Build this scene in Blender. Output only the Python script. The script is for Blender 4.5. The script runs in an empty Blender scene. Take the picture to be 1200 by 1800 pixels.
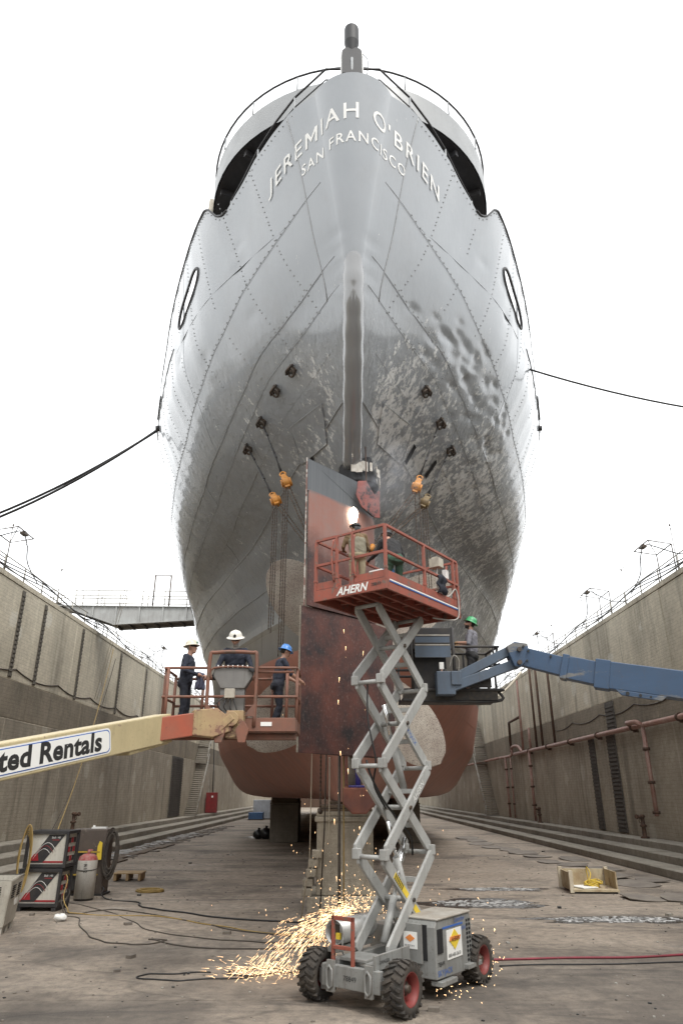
import bpy, bmesh, math, random
import numpy as np
from mathutils import Matrix, Vector, noise as mnoise
random.seed(7); np.random.seed(7)
R = math.radians
scene = bpy.context.scene
COL = scene.collection
# ------------------------------------------------------------------ camera, sky, sun, exposure
cam_data = bpy.data.cameras.new("camera"); cam = bpy.data.objects.new("camera", cam_data); COL.objects.link(cam)
cam.location = (0, 0, 3.05); cam.rotation_euler = (R(90 + 22.4), 0, 0)
cam_data.sensor_fit = 'VERTICAL'; cam_data.sensor_height = 36; cam_data.lens = 24
cam_data.clip_start = .1; cam_data.clip_end = 3000
scene.camera = cam
SUN_EL, SUN_AZ = R(58), R(150)          # azimuth clockwise from +Y: behind the camera, to the right
world = bpy.data.worlds.new("World"); scene.world = world; world.use_nodes = True
wn = world.node_tree; wn.nodes.clear()
sky = wn.nodes.new('ShaderNodeTexSky'); sky.sky_type = 'NISHITA'; sky.sun_disc = False
sky.sun_elevation = SUN_EL; sky.sun_rotation = SUN_AZ; sky.dust_density = 6; sky.air_density = 1
mixw = wn.nodes.new('ShaderNodeMixRGB'); mixw.inputs[0].default_value = .93
mixw.inputs[2].default_value = (10.6, 10.75, 10.8, 1)      # even white cloud layer
bg = wn.nodes.new('ShaderNodeBackground'); bg.inputs[1].default_value = .1
wo = wn.nodes.new('ShaderNodeOutputWorld')
wn.links.new(sky.outputs[0], mixw.inputs[1]); wn.links.new(mixw.outputs[0], bg.inputs[0]); wn.links.new(bg.outputs[0], wo.inputs[0])
sd = bpy.data.lights.new("sun", 'SUN'); sd.energy = 1.1; sd.angle = R(18); sd.color = (1, .97, .92)
sun = bpy.data.objects.new("sun", sd); COL.objects.link(sun)
sun.rotation_euler = (math.pi/2 - SUN_EL, 0, math.pi - SUN_AZ); sun.location = (8, -12, 40)
scene.view_settings.view_transform = 'Standard'; scene.view_settings.look = 'None'
scene.view_settings.exposure = .92; scene.view_settings.gamma = 1
scene.view_settings.use_curve_mapping = False
scene.cycles.max_bounces = 8; scene.cycles.diffuse_bounces = 4; scene.cycles.use_denoising = True

# ------------------------------------------------------------------ helpers
def tag(o, label=None, cat=None, group=None, kind=None):
    for k, v in (('label', label), ('category', cat), ('group', group), ('kind', kind)):
        if v: o[k] = v
    return o
def empty(name, loc=(0, 0, 0), rz=0, label=None, cat=None, group=None):
    o = bpy.data.objects.new(name, None); COL.objects.link(o)
    o.location = loc; o.rotation_euler = (0, 0, rz); o.empty_display_size = .3
    return tag(o, label, cat, group)
def pmat(o):
    m = Matrix.Translation(o.location) @ o.rotation_euler.to_matrix().to_4x4()
    return (pmat(o.parent) @ o.matrix_parent_inverse @ m) if o.parent else m
def link(name, me, parent=None, world=False, loc=None, rz=0):
    o = bpy.data.objects.new(name, me); COL.objects.link(o)
    if loc is not None: o.location = loc
    if rz: o.rotation_euler = (0, 0, rz)
    if parent:
        o.parent = parent
        if world: o.matrix_parent_inverse = pmat(parent).inverted()
    return o
def unit(v):
    v = np.asarray(v, float); n = np.linalg.norm(v); return v / n if n > 1e-12 else np.array([0, 0, 1.])
def frame(d):
    d = unit(d); up = np.array([0, 0, 1.]) if abs(d[2]) < .95 else np.array([1., 0, 0])
    x = unit(np.cross(up, d)); return x, np.cross(d, x), d
class MB:
    """collects shapes; build() links them as one mesh object"""
    def __init__(s): s.v = []; s.f = []; s.m = []; s.s = []; s.n = 0; s.T = None
    def add(s, V, F, mi=0, smooth=False):
        V = np.asarray(V, float).reshape(-1, 3)
        if s.T is not None:
            M = np.array(s.T); V = V @ M[:3, :3].T + M[:3, 3]
        b = s.n; s.v.append(V); s.n += len(V)
        for f in F: s.f.append(tuple(int(i) + b for i in f)); s.m.append(mi); s.s.append(smooth)
        return s
    def box(s, c, d, rz=0, mi=0, ax=None):
        hx, hy, hz = d[0]/2, d[1]/2, d[2]/2
        V = np.array([(x, y, z) for x in (-hx, hx) for y in (-hy, hy) for z in (-hz, hz)])
        if rz:
            c_, s_ = math.cos(rz), math.sin(rz); V = V @ np.array([[c_, s_, 0], [-s_, c_, 0], [0, 0, 1]])
        if ax is not None: V = V @ np.array(ax)          # rows = local axes
        return s.add(V + np.array(c), [(0, 1, 3, 2), (4, 6, 7, 5), (0, 4, 5, 1), (2, 3, 7, 6), (0, 2, 6, 4), (1, 5, 7, 3)], mi)
    def bar(s, p, q, w, h, mi=0, up=(0, 0, 1), chamfer=0):
        """rectangular bar from p to q, w sideways, h along up"""
        p, q = np.array(p, float), np.array(q, float); d = unit(q - p)
        x = np.cross(d, np.array(up, float)); x = unit(x) if np.linalg.norm(x) > 1e-6 else frame(d)[0]
        y = np.cross(x, d); L = np.linalg.norm(q - p)
        if not chamfer:
            return s.box((p + q)/2, (w, L, h), ax=[x, d, y], mi=mi)
        c = chamfer
        prof = [(-L/2, -h/2 + c), (-L/2 + c, -h/2), (L/2 - c, -h/2), (L/2, -h/2 + c), (L/2, h/2 - c), (L/2 - c, h/2), (-L/2 + c, h/2), (-L/2, h/2 - c)]
        V = [(p + q)/2 + d*a + y*b + x*t for t in (-w/2, w/2) for a, b in prof]
        n = len(prof)
        return s.add(V, [tuple(range(n))[::-1], tuple(range(n, 2*n))] + [(i, (i + 1) % n, n + (i + 1) % n, n + i) for i in range(n)], mi)
    def tube(s, pts, r, n=8, mi=0, closed=False, caps=True):
        P = [np.array(p, float) for p in pts]; m = len(P)
        rs = r if hasattr(r, '__len__') else [r]*m
        V = []; x = None
        for i in range(m):
            a = P[(i - 1) % m] if (i or closed) else P[i]; b = P[(i + 1) % m] if (i < m - 1 or closed) else P[i]
            d = unit(b - a)
            if x is None: x, y, _ = frame(d)
            else:
                x = x - d*np.dot(x, d); x = unit(x) if np.linalg.norm(x) > 1e-6 else frame(d)[0]; y = np.cross(d, x)
            for k in range(n):
                t = 2*math.pi*k/n; V.append(P[i] + rs[i]*(x*math.cos(t) + y*math.sin(t)))
        F = []
        for i in range(m if closed else m - 1):
            j = (i + 1) % m
            for k in range(n): F.append((i*n + k, i*n + (k + 1) % n, j*n + (k + 1) % n, j*n + k))
        s.add(V, F, mi, True)
        if caps and not closed:
            b = s.n - m*n
            s.f += [tuple(b + k for k in range(n))[::-1], tuple(b + (m - 1)*n + k for k in range(n))]; s.m += [mi, mi]; s.s += [False, False]
        return s
    def cyl(s, p, q, r, r2=None, n=16, mi=0): return s.tube([p, q], [r, r if r2 is None else r2], n, mi)
    def lathe(s, prof, c=(0, 0, 0), axis=(0, 0, 1), n=24, mi=0, a0=0, a1=2*math.pi, smooth=True):
        x, y, d = frame(axis); c = np.array(c, float); V = []; full = abs(a1 - a0 - 2*math.pi) < 1e-6
        nn = n if full else n + 1
        for k in range(nn):
            t = a0 + (a1 - a0)*k/n
            for r, h in prof: V.append(c + d*h + r*(x*math.cos(t) + y*math.sin(t)))
        m = len(prof); F = []
        for k in range(n):
            j = (k + 1) % nn
            for i in range(m - 1): F.append((k*m + i, j*m + i, j*m + i + 1, k*m + i + 1))
        return s.add(V, F, mi, smooth)
    def prism(s, poly, o, ex, ey, depth, mi=0):
        """polygon (a,b) in plane o+a*ex+b*ey, extruded along ex x ey by depth"""
        o, ex, ey = np.array(o, float), np.array(ex, float), np.array(ey, float); w = unit(np.cross(ex, ey))*depth
        n = len(poly); V = [o + a*ex + b*ey for a, b in poly] + [o + a*ex + b*ey + w for a, b in poly]
        return s.add(V, [tuple(range(n))[::-1], tuple(range(n, 2*n))] + [(i, (i + 1) % n, n + (i + 1) % n, n + i) for i in range(n)], mi)
    def sphere(s, c, r, n=12, mi=0, sc=(1, 1, 1)):
        prof = [(math.sin(math.pi*i/(n//2 + 1)), -math.cos(math.pi*i/(n//2 + 1))) for i in range(n//2 + 2)]
        V = []; m = len(prof)
        for k in range(n):
            t = 2*math.pi*k/n
            for a, h in prof: V.append((c[0] + r*sc[0]*a*math.cos(t), c[1] + r*sc[1]*a*math.sin(t), c[2] + r*sc[2]*h))
        F = [(k*m + i, ((k + 1) % n)*m + i, ((k + 1) % n)*m + i + 1, k*m + i + 1) for k in range(n) for i in range(m - 1)]
        return s.add(V, F, mi, True)
    def mesh(s, name, mats):
        me = bpy.data.meshes.new(name)
        V = np.concatenate(s.v) if s.v else np.zeros((0, 3))
        me.from_pydata(V.tolist(), [], s.f)
        for m in (mats if isinstance(mats, (list, tuple)) else [mats]): me.materials.append(m)
        me.polygons.foreach_set('material_index', s.m); me.polygons.foreach_set('use_smooth', s.s)
        me.update(); return me
    def build(s, name, mats, parent=None, world=False, bevel=0, **k):
        o = link(name, s.mesh(name, mats), parent, world, **k)
        if bevel:
            b = o.modifiers.new('bevel', 'BEVEL'); b.width = bevel; b.segments = 2; b.limit_method = 'ANGLE'; b.angle_limit = R(50)
        return o
def tri_fan_fix(me):
    bm = bmesh.new(); bm.from_mesh(me); bmesh.ops.recalc_face_normals(bm, faces=bm.faces); bm.to_mesh(me); bm.free()
def copy_tree(o, parent=None):
    c = o.copy(); COL.objects.link(c); c.parent = parent
    for ch in list(o.children): copy_tree(ch, c)
    return c
def catenary(p, q, sag, n=16):
    p, q = np.array(p, float), np.array(q, float)
    return [p + (q - p)*t - np.array([0, 0, 4*sag*t*(1 - t)]) for t in np.linspace(0, 1, n)]
def smooth_path(pts, n=8):
    P = [np.array(p, float) for p in pts]; out = []
    for i in range(len(P) - 1):
        a, b, c, d = P[max(i - 1, 0)], P[i], P[i + 1], P[min(i + 2, len(P) - 1)]
        for k in range(n):
            t = k/n; out.append(.5*((2*b) + (c - a)*t + (2*a - 5*b + 4*c - d)*t*t + (3*b - a - 3*c + d)*t**3))
    out.append(P[-1]); return out
def text_mb(txt, size, bold=0., shear=0., spacing=1., align='LEFT'):
    """triangulated flat lettering in the xy plane"""
    cu = bpy.data.curves.new('txt', 'FONT'); cu.body = txt; cu.size = size; cu.offset = bold; cu.shear = shear
    cu.space_character = spacing; cu.align_x = align; cu.resolution_u = 3
    o = bpy.data.objects.new('txt', cu); COL.objects.link(o)
    me = bpy.data.meshes.new_from_object(o.evaluated_get(bpy.context.evaluated_depsgraph_get()))
    V = np.array([v.co[:] for v in me.vertices]).reshape(-1, 3); F = [tuple(p.vertices) for p in me.polygons]
    bpy.data.objects.remove(o); bpy.data.curves.remove(cu); bpy.data.meshes.remove(me)
    return V, F
def decal(name, txt, size, o, ex, ey, material, parent, lift=.003, world=False, **k):
    """lettering laid flat on a face: origin o, reading direction ex, up ey"""
    V, F = text_mb(txt, size, **k); o, ex, ey = np.array(o, float), unit(ex), unit(ey); nz = np.cross(ex, ey)
    mb = MB(); mb.add([o + a*ex + b*ey + nz*lift for a, b, _ in V], F)
    return mb.build(name, material, parent, world)

# ------------------------------------------------------------------ procedural materials
class NT:
    def __init__(s, name):
        s.mat = bpy.data.materials.new(name); s.mat.use_nodes = True; s.t = s.mat.node_tree; s.t.nodes.clear()
        s.out = s.new('ShaderNodeOutputMaterial'); s.b = s.new('ShaderNodeBsdfPrincipled'); s.l(s.b.outputs[0], s.out.inputs[0])
    def new(s, t, **k):
        n = s.t.nodes.new(t)
        for a, v in k.items(): setattr(n, a, v)
        return n
    def l(s, a, b): s.t.links.new(a, b)
    def put(s, sock, v):
        if hasattr(v, 'links'): s.l(v, sock)
        else:
            if isinstance(v, (tuple, list)) and len(v) == 3 and sock.type == 'RGBA': v = (*v, 1)
            sock.default_value = v
    def pos(s, world=True, scale=(1, 1, 1), rot=(0, 0, 0), loc=(0, 0, 0)):
        o = s.new('ShaderNodeNewGeometry').outputs['Position'] if world else s.new('ShaderNodeTexCoord').outputs['Object']
        m = s.new('ShaderNodeMapping'); m.inputs['Scale'].default_value = scale; m.inputs['Rotation'].default_value = rot; m.inputs['Location'].default_value = loc
        s.l(o, m.inputs[0]); return m.outputs[0]
    def xyz(s, v):
        n = s.new('ShaderNodeSeparateXYZ'); s.l(v, n.inputs[0]); return n.outputs
    def noise(s, v, scale=1, detail=5, rough=.55, dist=0):
        n = s.new('ShaderNodeTexNoise'); s.l(v, n.inputs['Vector']); n.inputs['Scale'].default_value = scale
        n.inputs['Detail'].default_value = detail; n.inputs['Roughness'].default_value = rough; n.inputs['Distortion'].default_value = dist
        return n.outputs[0]
    def vor(s, v, scale=1, feat='F1', rnd=1):
        n = s.new('ShaderNodeTexVoronoi'); n.feature = feat; s.l(v, n.inputs['Vector']); n.inputs['Scale'].default_value = scale; n.inputs['Randomness'].default_value = rnd
        return n.outputs[0]
    def ramp(s, f, *stops):
        n = s.new('ShaderNodeValToRGB'); s.l(f, n.inputs[0]); e = n.color_ramp.elements
        while len(e) < len(stops): e.new(.5)
        for i, (p, c) in enumerate(stops):
            e[i].position = p; e[i].color = (c, c, c, 1) if not isinstance(c, (tuple, list)) else (*c, 1)
        return n.outputs[0]
    def math(s, op, a, b=0, clamp=False):
        n = s.new('ShaderNodeMath', operation=op, use_clamp=clamp); s.put(n.inputs[0], a); s.put(n.inputs[1], b); return n.outputs[0]
    def mix(s, f, a, b, mode='MIX'):
        n = s.new('ShaderNodeMixRGB', blend_type=mode); s.put(n.inputs[0], f); s.put(n.inputs[1], a); s.put(n.inputs[2], b); return n.outputs[0]
    def bump(s, h, strength=.3, dist=.02):
        n = s.new('ShaderNodeBump'); s.put(n.inputs['Height'], h); n.inputs['Strength'].default_value = strength; n.inputs['Distance'].default_value = dist
        s.l(n.outputs[0], s.b.inputs['Normal'])
    def fin(s, col, rough=.6, metal=0, spec=None):
        s.put(s.b.inputs['Base Color'], col); s.put(s.b.inputs['Roughness'], rough); s.put(s.b.inputs['Metallic'], metal)
        if spec is not None: s.b.inputs['Specular IOR Level'].default_value = spec
        return s.mat
def mat(name, col, col2=None, scale=3., rough=.6, metal=0, bump=0, bscale=40, wear=None, wearth=.62, wscale=5., stretch=(1, 1, 1), world=False, dirt=.35, edge=None):
    """paint or metal: two-tone noise, worn patches, roughness variation, grime"""
    n = NT(name); p = n.pos(world, stretch); a = n.noise(p, scale, 6)
    c2 = col2 or tuple(x*.75 for x in col)
    c = n.mix(n.ramp(a, (.35, 0.), (.68, 1.)), col, c2)
    if wear:
        w = n.ramp(n.noise(p, wscale, 9, .65), (wearth, 0.), (wearth + .05, 1.)); c = n.mix(w, c, wear)
    if edge:                                                # paint rubbed off along the edges
        bv = n.new('ShaderNodeBevel'); bv.samples = 4; bv.inputs['Radius'].default_value = .018; dt = n.new('ShaderNodeVectorMath', operation='DOT_PRODUCT')
        n.l(bv.outputs[0], dt.inputs[0]); n.l(n.new('ShaderNodeNewGeometry').outputs['Normal'], dt.inputs[1])
        em = n.math('ADD', n.math('SUBTRACT', 1, dt.outputs['Value']), n.math('MULTIPLY', n.math('SUBTRACT', n.noise(p, 9, 6, .7), .5), .35)); c = n.mix(n.ramp(em, (.06, 0.), (.16, .85)), c, edge)
    if dirt:
        g = n.ramp(n.noise(n.pos(world, (1, 1, .35)), 2.3, 7, .7), (.45, 0.), (.8, 1.)); c = n.mix(n.math('MULTIPLY', g, dirt), c, (.06, .05, .042))
    if dirt:
        f = n.ramp(n.noise(p, 22, 8, .75), (.56, 0.), (.68, 1.)); c = n.mix(n.math('MULTIPLY', f, min(.6, dirt*1.2)), c, (.075, .055, .042))
        rn_ = n.ramp(n.noise(n.pos(world, (9, 9, .6)), 1.4, 6, .7), (.56, 0.), (.7, 1.)); c = n.mix(n.math('MULTIPLY', rn_, min(.5, dirt)), c, (.07, .055, .045))
    r = n.math('ADD', n.math('MULTIPLY', n.noise(p, scale*3, 4), .3), rough - .15, True)
    if bump: n.bump(n.noise(p, bscale, 5), bump, .01)
    return n.fin(c, r, metal)
def plain(name, col, rough=.6, metal=0): return NT(name).fin(col, rough, metal)
def emit(name, col, strength):
    n = NT(name); n.put(n.b.inputs['Base Color'], (0, 0, 0)); n.put(n.b.inputs['Emission Color'], col); n.b.inputs['Emission Strength'].default_value = strength
    n.b.inputs['Roughness'].default_value = 1; return n.mat
def concrete(name, c1, c2, streak=.5, patch=.0, dark=(.05, .045, .038), board=.4, seed=0):
    n = NT(name); p = n.pos(True, loc=(seed, seed*2, 0))
    a = n.noise(p, .35, 6, .6); b = n.noise(p, 3.5, 8, .65)
    c = n.mix(n.ramp(a, (.3, 0.), (.7, 1.)), c1, c2)
    c = n.mix(n.math('MULTIPLY', n.ramp(b, (.35, 0.), (.75, 1.)), .55), c, tuple(x*.6 for x in c1))
    st = n.noise(n.pos(True, (.7, .7, .05), loc=(seed, 0, 0)), 1.2, 9, .68)
    c = n.mix(n.math('MULTIPLY', n.ramp(st, (.5, 0.), (.68, 1.)), streak*.75), c, dark)
    bl_ = n.noise(n.pos(True, (1, 1, .7), loc=(seed*3, 4, 1)), .22, 9, .68); c = n.mix(n.math('MULTIPLY', n.ramp(bl_, (.48, 0.), (.66, 1.)), .5), c, tuple(x*.42 for x in c1))
    sp_ = n.noise(p, 9, 9, .8); c = n.mix(n.math('MULTIPLY', n.ramp(sp_, (.58, 0.), (.66, 1.)), .5), c, dark)
    st2 = n.noise(n.pos(True, (2.6, 2.6, .04), loc=(0, seed + 9, 3)), 1.2, 6, .6)
    c = n.mix(n.math('MULTIPLY', n.ramp(st2, (.58, 0.), (.72, 1.)), streak*.28), c, tuple(min(1, x*1.5) for x in c2))
    if patch:
        v = n.vor(n.pos(True, (.45, .45, .42)), 1.0); vd = n.math('ADD', v, n.math('MULTIPLY', n.noise(p, 3, 4), .25))
        c = n.mix(n.math('MULTIPLY', n.ramp(vd, (.31, 1.), (.35, 0.)), patch), c, (.70, .67, .59))
    w = n.math('FRACT', n.math('ADD', n.math('MULTIPLY', n.xyz(p)[2], 6.), n.math('MULTIPLY', n.noise(p, 1.5, 2), .6)))
    bl = n.ramp(w, (0., 0.), (.1, 1.), (.9, 1.), (1., 0.))
    c = n.mix(n.math('MULTIPLY', n.math('SUBTRACT', 1, bl), board*.7), c, dark)
    n.bump(n.math('ADD', n.math('MULTIPLY', bl, .35*board), n.math('ADD', n.noise(p, 14, 8, .7), n.math('MULTIPLY', n.noise(p, 1.2, 5), .8))), .55, .05)
    return n.fin(c, n.math('ADD', n.math('MULTIPLY', b, .3), .62), 0, .3)
# ------------------------------------------------------------------ ship lines (half breadths in metres, taken level by level)
SX = .3                                   # ship's centre line
def pchip(x, y):
    x, y = np.array(x, float), np.array(y, float); h = np.diff(x); d = np.diff(y)/h; m = np.zeros_like(x)
    m[0], m[-1] = d[0], d[-1]
    for i in range(1, len(x) - 1):
        if d[i - 1]*d[i] > 0:
            w1, w2 = 2*h[i] + h[i - 1], h[i] + 2*h[i - 1]; m[i] = (w1 + w2)/(w1/d[i - 1] + w2/d[i])
    def f(q):
        q = np.clip(np.asarray(q, float), x[0], x[-1]); i = np.clip(np.searchsorted(x, q) - 1, 0, len(x) - 2)
        t = (q - x[i])/h[i]; t2, t3 = t*t, t**3
        return (2*t3 - 3*t2 + 1)*y[i] + (t3 - 2*t2 + t)*h[i]*m[i] + (-2*t3 + 3*t2)*y[i + 1] + (t3 - t2)*h[i]*m[i + 1]
    return f
LV = [  # level height, aft end, nose radius, flank points
 (2.8, 21.5, .25, [(27, .45), (32, .75), (39, 2.1), (46, 4.3), (52, 5.7), (58, 6.1)]),
 (2.95, 21.45, .25, [(26.5, .45), (31.5, .95), (38.5, 2.75), (45.5, 5.1), (51.5, 6.7), (57.5, 7.15)]),
 (3.3, 21.4, .25, [(26, .45), (31, 1.15), (38, 3.2), (45, 5.8), (51, 7.35), (57, 7.85)]),
 (4.2, 21.3, .25, [(25, .55), (30, 1.55), (37, 3.9), (44, 6.5), (50, 7.9), (56, 8.4)]),
 (5.6, 21.2, .25, [(24, .7), (28, 2.0), (35, 4.7), (42, 7.1), (48, 8.35), (54, 8.58)]),
 (7.8, 20.9, .25, [(23, 1.1), (27.5, 3.5), (34, 5.9), (39.8, 7.3), (45, 8.3), (51, 8.58)]),
 (9.2, 20.5, .25, [(23.4, 1.6), (28.9, 4.35), (34, 6.3), (40, 7.8), (48, 8.58)]),
 (10.4, 19.4, .25, [(21, .85), (24, 2.5), (28, 4.7), (33, 6.7), (39, 8.2), (46, 8.58)]),
 (11.4, 17.4, .25, [(19, .95), (22, 2.5), (27, 5.0), (32, 7.0), (38, 8.4), (44, 8.58)]),
 (12.3, 15.9, .25, [(17.5, 1.0), (20, 2.7), (24, 5.1), (29, 7.1), (34, 8.15), (40, 8.55)]),
 (13.4, 14.6, .25, [(16, 1.15), (18.5, 3.15), (22, 5.45), (27, 7.35), (32, 8.2), (38, 8.55)]),
 (14.8, 13.6, .27, [(14.9, 1.25), (17, 3.25), (20, 5.35), (24, 6.95), (29, 8.05), (35, 8.5)]),
 (16.5, 13.0, .5, [(14.1, 1.4), (15.6, 2.9), (18, 4.95), (21.9, 6.8), (27.5, 8.2), (34, 8.55)]),
 (18.5, 12.45, .85, [(13.5, 1.5), (15.1, 3.05), (17, 4.7), (21.9, 6.98), (27.5, 8.43), (34, 8.58)]),
 (20.3, 12.0, 1.15, [(13.0, 1.62), (14.56, 3.1), (16.15, 4.55), (18.3, 5.65), (21.9, 7.0), (27.5, 8.45), (34, 8.58)]),
]
SHEER = pchip([12, 16.2, 18.3, 21.9, 27.5, 40, 125], [20.3, 20.0, 19.7, 19.3, 18.9, 18.5, 18.3])
NU, NA, NW = 240, 24, 160
def level_curve(a, r, fl):
    th1 = math.atan2(fl[0][0] - a, fl[0][1]); th1 = max(.5, min(1.45, math.pi/2 - th1*.85))
    th = np.linspace(0, th1, NA + 1); ay, ab = a + r*(1 - np.cos(th)), r*np.sin(th)
    f = pchip([ay[-1]] + [p[0] for p in fl] + [70, 125], [ab[-1]] + [p[1] for p in fl] + [fl[-1][1] + .001, fl[-1][1] + .002])
    t = np.linspace(0, 1, NU - NA)[1:]; fy = ay[-1] + (125 - ay[-1])*(.28*t + .72*t**3)
    return np.concatenate([ay, fy]), np.concatenate([ab, f(fy)])
_zc = np.array([l[0] for l in LV]); _c = [level_curve(*l[1:]) for l in LV]
_zq = np.linspace(2.8, 20.3, NW)
GY = np.array([pchip(_zc, [c[0][i] for c in _c])(_zq) for i in range(NU)]).T       # NW x NU
GB = np.array([pchip(_zc, [c[1][i] for c in _c])(_zq) for i in range(NU)]).T
GZ = np.repeat(_zq[:, None], NU, 1); _k = np.clip((GZ - 11.4)/8.9, 0, 1)**2
GZ = GZ + (SHEER(GY) - 20.3)*_k
_ul = np.concatenate([np.linspace(0, .1, NA + 1), .1 + .9*np.linspace(0, 1, NU - NA)[1:]])
def hull(u, zc):
    """shell point; u from -1 (port, forward) through 0 (centre line, aft) to 1; zc = nominal height"""
    u = np.asarray(u, float); zc = np.asarray(zc, float); u, zc = np.broadcast_arrays(u, zc)
    fi = np.interp(np.abs(u), _ul, np.arange(NU)); fj = np.clip((zc - 2.8)/17.5*(NW - 1), 0, NW - 1)
    i = np.minimum(fi.astype(int), NU - 2); j = np.minimum(fj.astype(int), NW - 2); a, b = fi - i, fj - j
    g = lambda G: (G[j, i]*(1 - a)*(1 - b) + G[j, i + 1]*a*(1 - b) + G[j + 1, i]*(1 - a)*b + G[j + 1, i + 1]*a*b)
    return np.stack([SX + np.sign(u)*g(GB), g(GY), g(GZ)], -1)
def hull_n(u, zc):
    e = 2e-3; du = hull(np.asarray(u) + e, zc) - hull(np.asarray(u) - e, zc)
    dz = hull(u, np.clip(np.asarray(zc) + .03, 2.8, 20.3)) - hull(u, np.clip(np.asarray(zc) - .03, 2.8, 20.3))
    n = np.cross(du, dz); return n/np.maximum(np.linalg.norm(n, axis=-1, keepdims=True), 1e-9)
def u_at_y(Y, zc):
    us = np.linspace(0, 1, 2000); return float(np.interp(Y, hull(us, np.full(2000, zc))[:, 1], us))
_gu, _gz = [0, .1, .134, .174, .196, .2375, .287, .363, .6, 1], [0, 0, .49, .98, 1.4, 1.96, 2.5, 2.9, 3.2, 3.3]
_as, _az = [2.8, 9.3, 12.7, 15.05, 17.9, 20.29, 20.3], [0, 0, .5, 1., 1.38, 1.38, 0]
_tu, _tz = [0, .108, .1227, .1468, .1634, .178, .183, .188, .1948, .2, 1], [20.3, 20.3, 20.2, 20.05, 19.72, 19.45, 19.44, 19.6, 20.12, 20.3, 20.3]   # deck edge, dipping to the scalloped bulwark ends
def strake(s, u):
    """nominal height of a plating seam that starts at height s on the stern and runs down going forward"""
    if s >= 20.3: return np.interp(np.abs(u), _tu, _tz)
    return s - np.interp(np.abs(u), _gu, _gz)*np.interp(s, _as, _az)
# ------------------------------------------------------------------ materials of the place
C_UP = concrete('wall_concrete_upper', (.58, .52, .405), (.69, .625, .495), .7, .5, seed=1)
C_MID = concrete('wall_concrete_tide_band', (.235, .2, .15), (.31, .268, .205), .45, .0, seed=4)
C_LOW = concrete('wall_concrete_lower', (.345, .302, .236), (.435, .387, .307), .7, .2, seed=7)
C_KERB = concrete('kerb_concrete', (.26, .235, .195), (.34, .31, .26), .35, .0, board=0, seed=3)
C_BLOCK = concrete('block_concrete', (.24, .21, .17), (.32, .29, .24), .5, .0, board=.2, seed=11)
C_STRIP = concrete('tarred_concrete', (.085, .078, .07), (.14, .128, .112), .5, .0, dark=(.03, .028, .025), board=1., seed=5)
def floor_material():
    n = NT('dock_floor'); p = n.pos(True); a = n.noise(n.pos(True, (.45, .9, 1)), .45, 8, .62); b = n.noise(p, 4, 10, .75); g = n.noise(p, 38, 6, .7)
    c3 = n.noise(n.pos(True, (.16, .8, 1)), .7, 9, .7, .8)
    c = n.mix(n.ramp(a, (.3, 0.), (.7, 1.)), (.262, .212, .165), (.415, .35, .283))
    c = n.mix(n.math('MULTIPLY', n.ramp(b, (.42, 0.), (.66, 1.)), .72), c, (.085, .074, .064))
    c = n.mix(n.math('MULTIPLY', n.ramp(c3, (.54, 0.), (.64, 1.)), .7), c, (.06, .054, .05))
    c = n.mix(n.math('MULTIPLY', n.ramp(g, (.45, 0.), (.75, 1.)), .55), c, (.34, .31, .27))
    c = n.mix(n.math('MULTIPLY', n.ramp(g, (.25, 1.), (.46, 0.)), .5), c, (.04, .036, .033))
    ck = n.vor(n.mix(.25, n.pos(True, (.12, .3, 1)), n.new('ShaderNodeTexNoise').outputs['Color']), 1., 'DISTANCE_TO_EDGE'); crk = n.ramp(ck, (.0, 1.), (.012, 0.))
    c = n.mix(n.math('MULTIPLY', crk, .35), c, (.03, .027, .025))
    oil = n.noise(n.pos(True, (.5, .5, 1), loc=(2, 5, 0)), .35, 7, .65); y = n.xyz(p)[1]
    work = n.ramp(n.math('MULTIPLY', n.math('SUBTRACT', y, 10), .09, True), (.0, .17), (1., 0.))
    c = n.mix(n.ramp(n.math('ADD', oil, work), (.5, 0.), (.66, .7)), c, (.07, .062, .056))           # oil-stained working area
    wet = n.ramp(n.noise(n.pos(True, (.35, .8, 1), loc=(3, 8, 0)), .6, 7, .7), (.6, 0.), (.66, 1.))
    r = n.mix(n.math('MULTIPLY', wet, .6), (.85, .85, .85), (.28, .28, .28))
    n.bump(n.math('ADD', n.math('ADD', b, n.math('MULTIPLY', g, .5)), n.math('MULTIPLY', crk, -.4)), .7, .04)
    return n.fin(c, r, 0, .3)
M_FLOOR = floor_material()
M_QUAY = concrete('quay_concrete', (.30, .28, .24), (.38, .35, .3), .1, board=0)
M_STEEL = mat('dark_steel', (.07, .065, .06), (.12, .085, .06), 6, .55, .6)
M_GALV = mat('galvanised_rail', (.42, .41, .38), (.3, .27, .22), 5, .55, .3, wear=(.2, .1, .05))
M_PIPE = mat('red_lead_pipe', (.30, .16, .13), (.36, .24, .20), 4, .6, 0, wear=(.16, .09, .06), world=True)
M_RUST = mat('rusty_iron', (.12, .065, .04), (.06, .042, .035), 7, .8, .2, .4, 30)
M_CABLE = plain('black_cable', (.018, .017, .017), .55)
M_ROPE = plain('pale_rope', (.52, .47, .38), .9)
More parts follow.
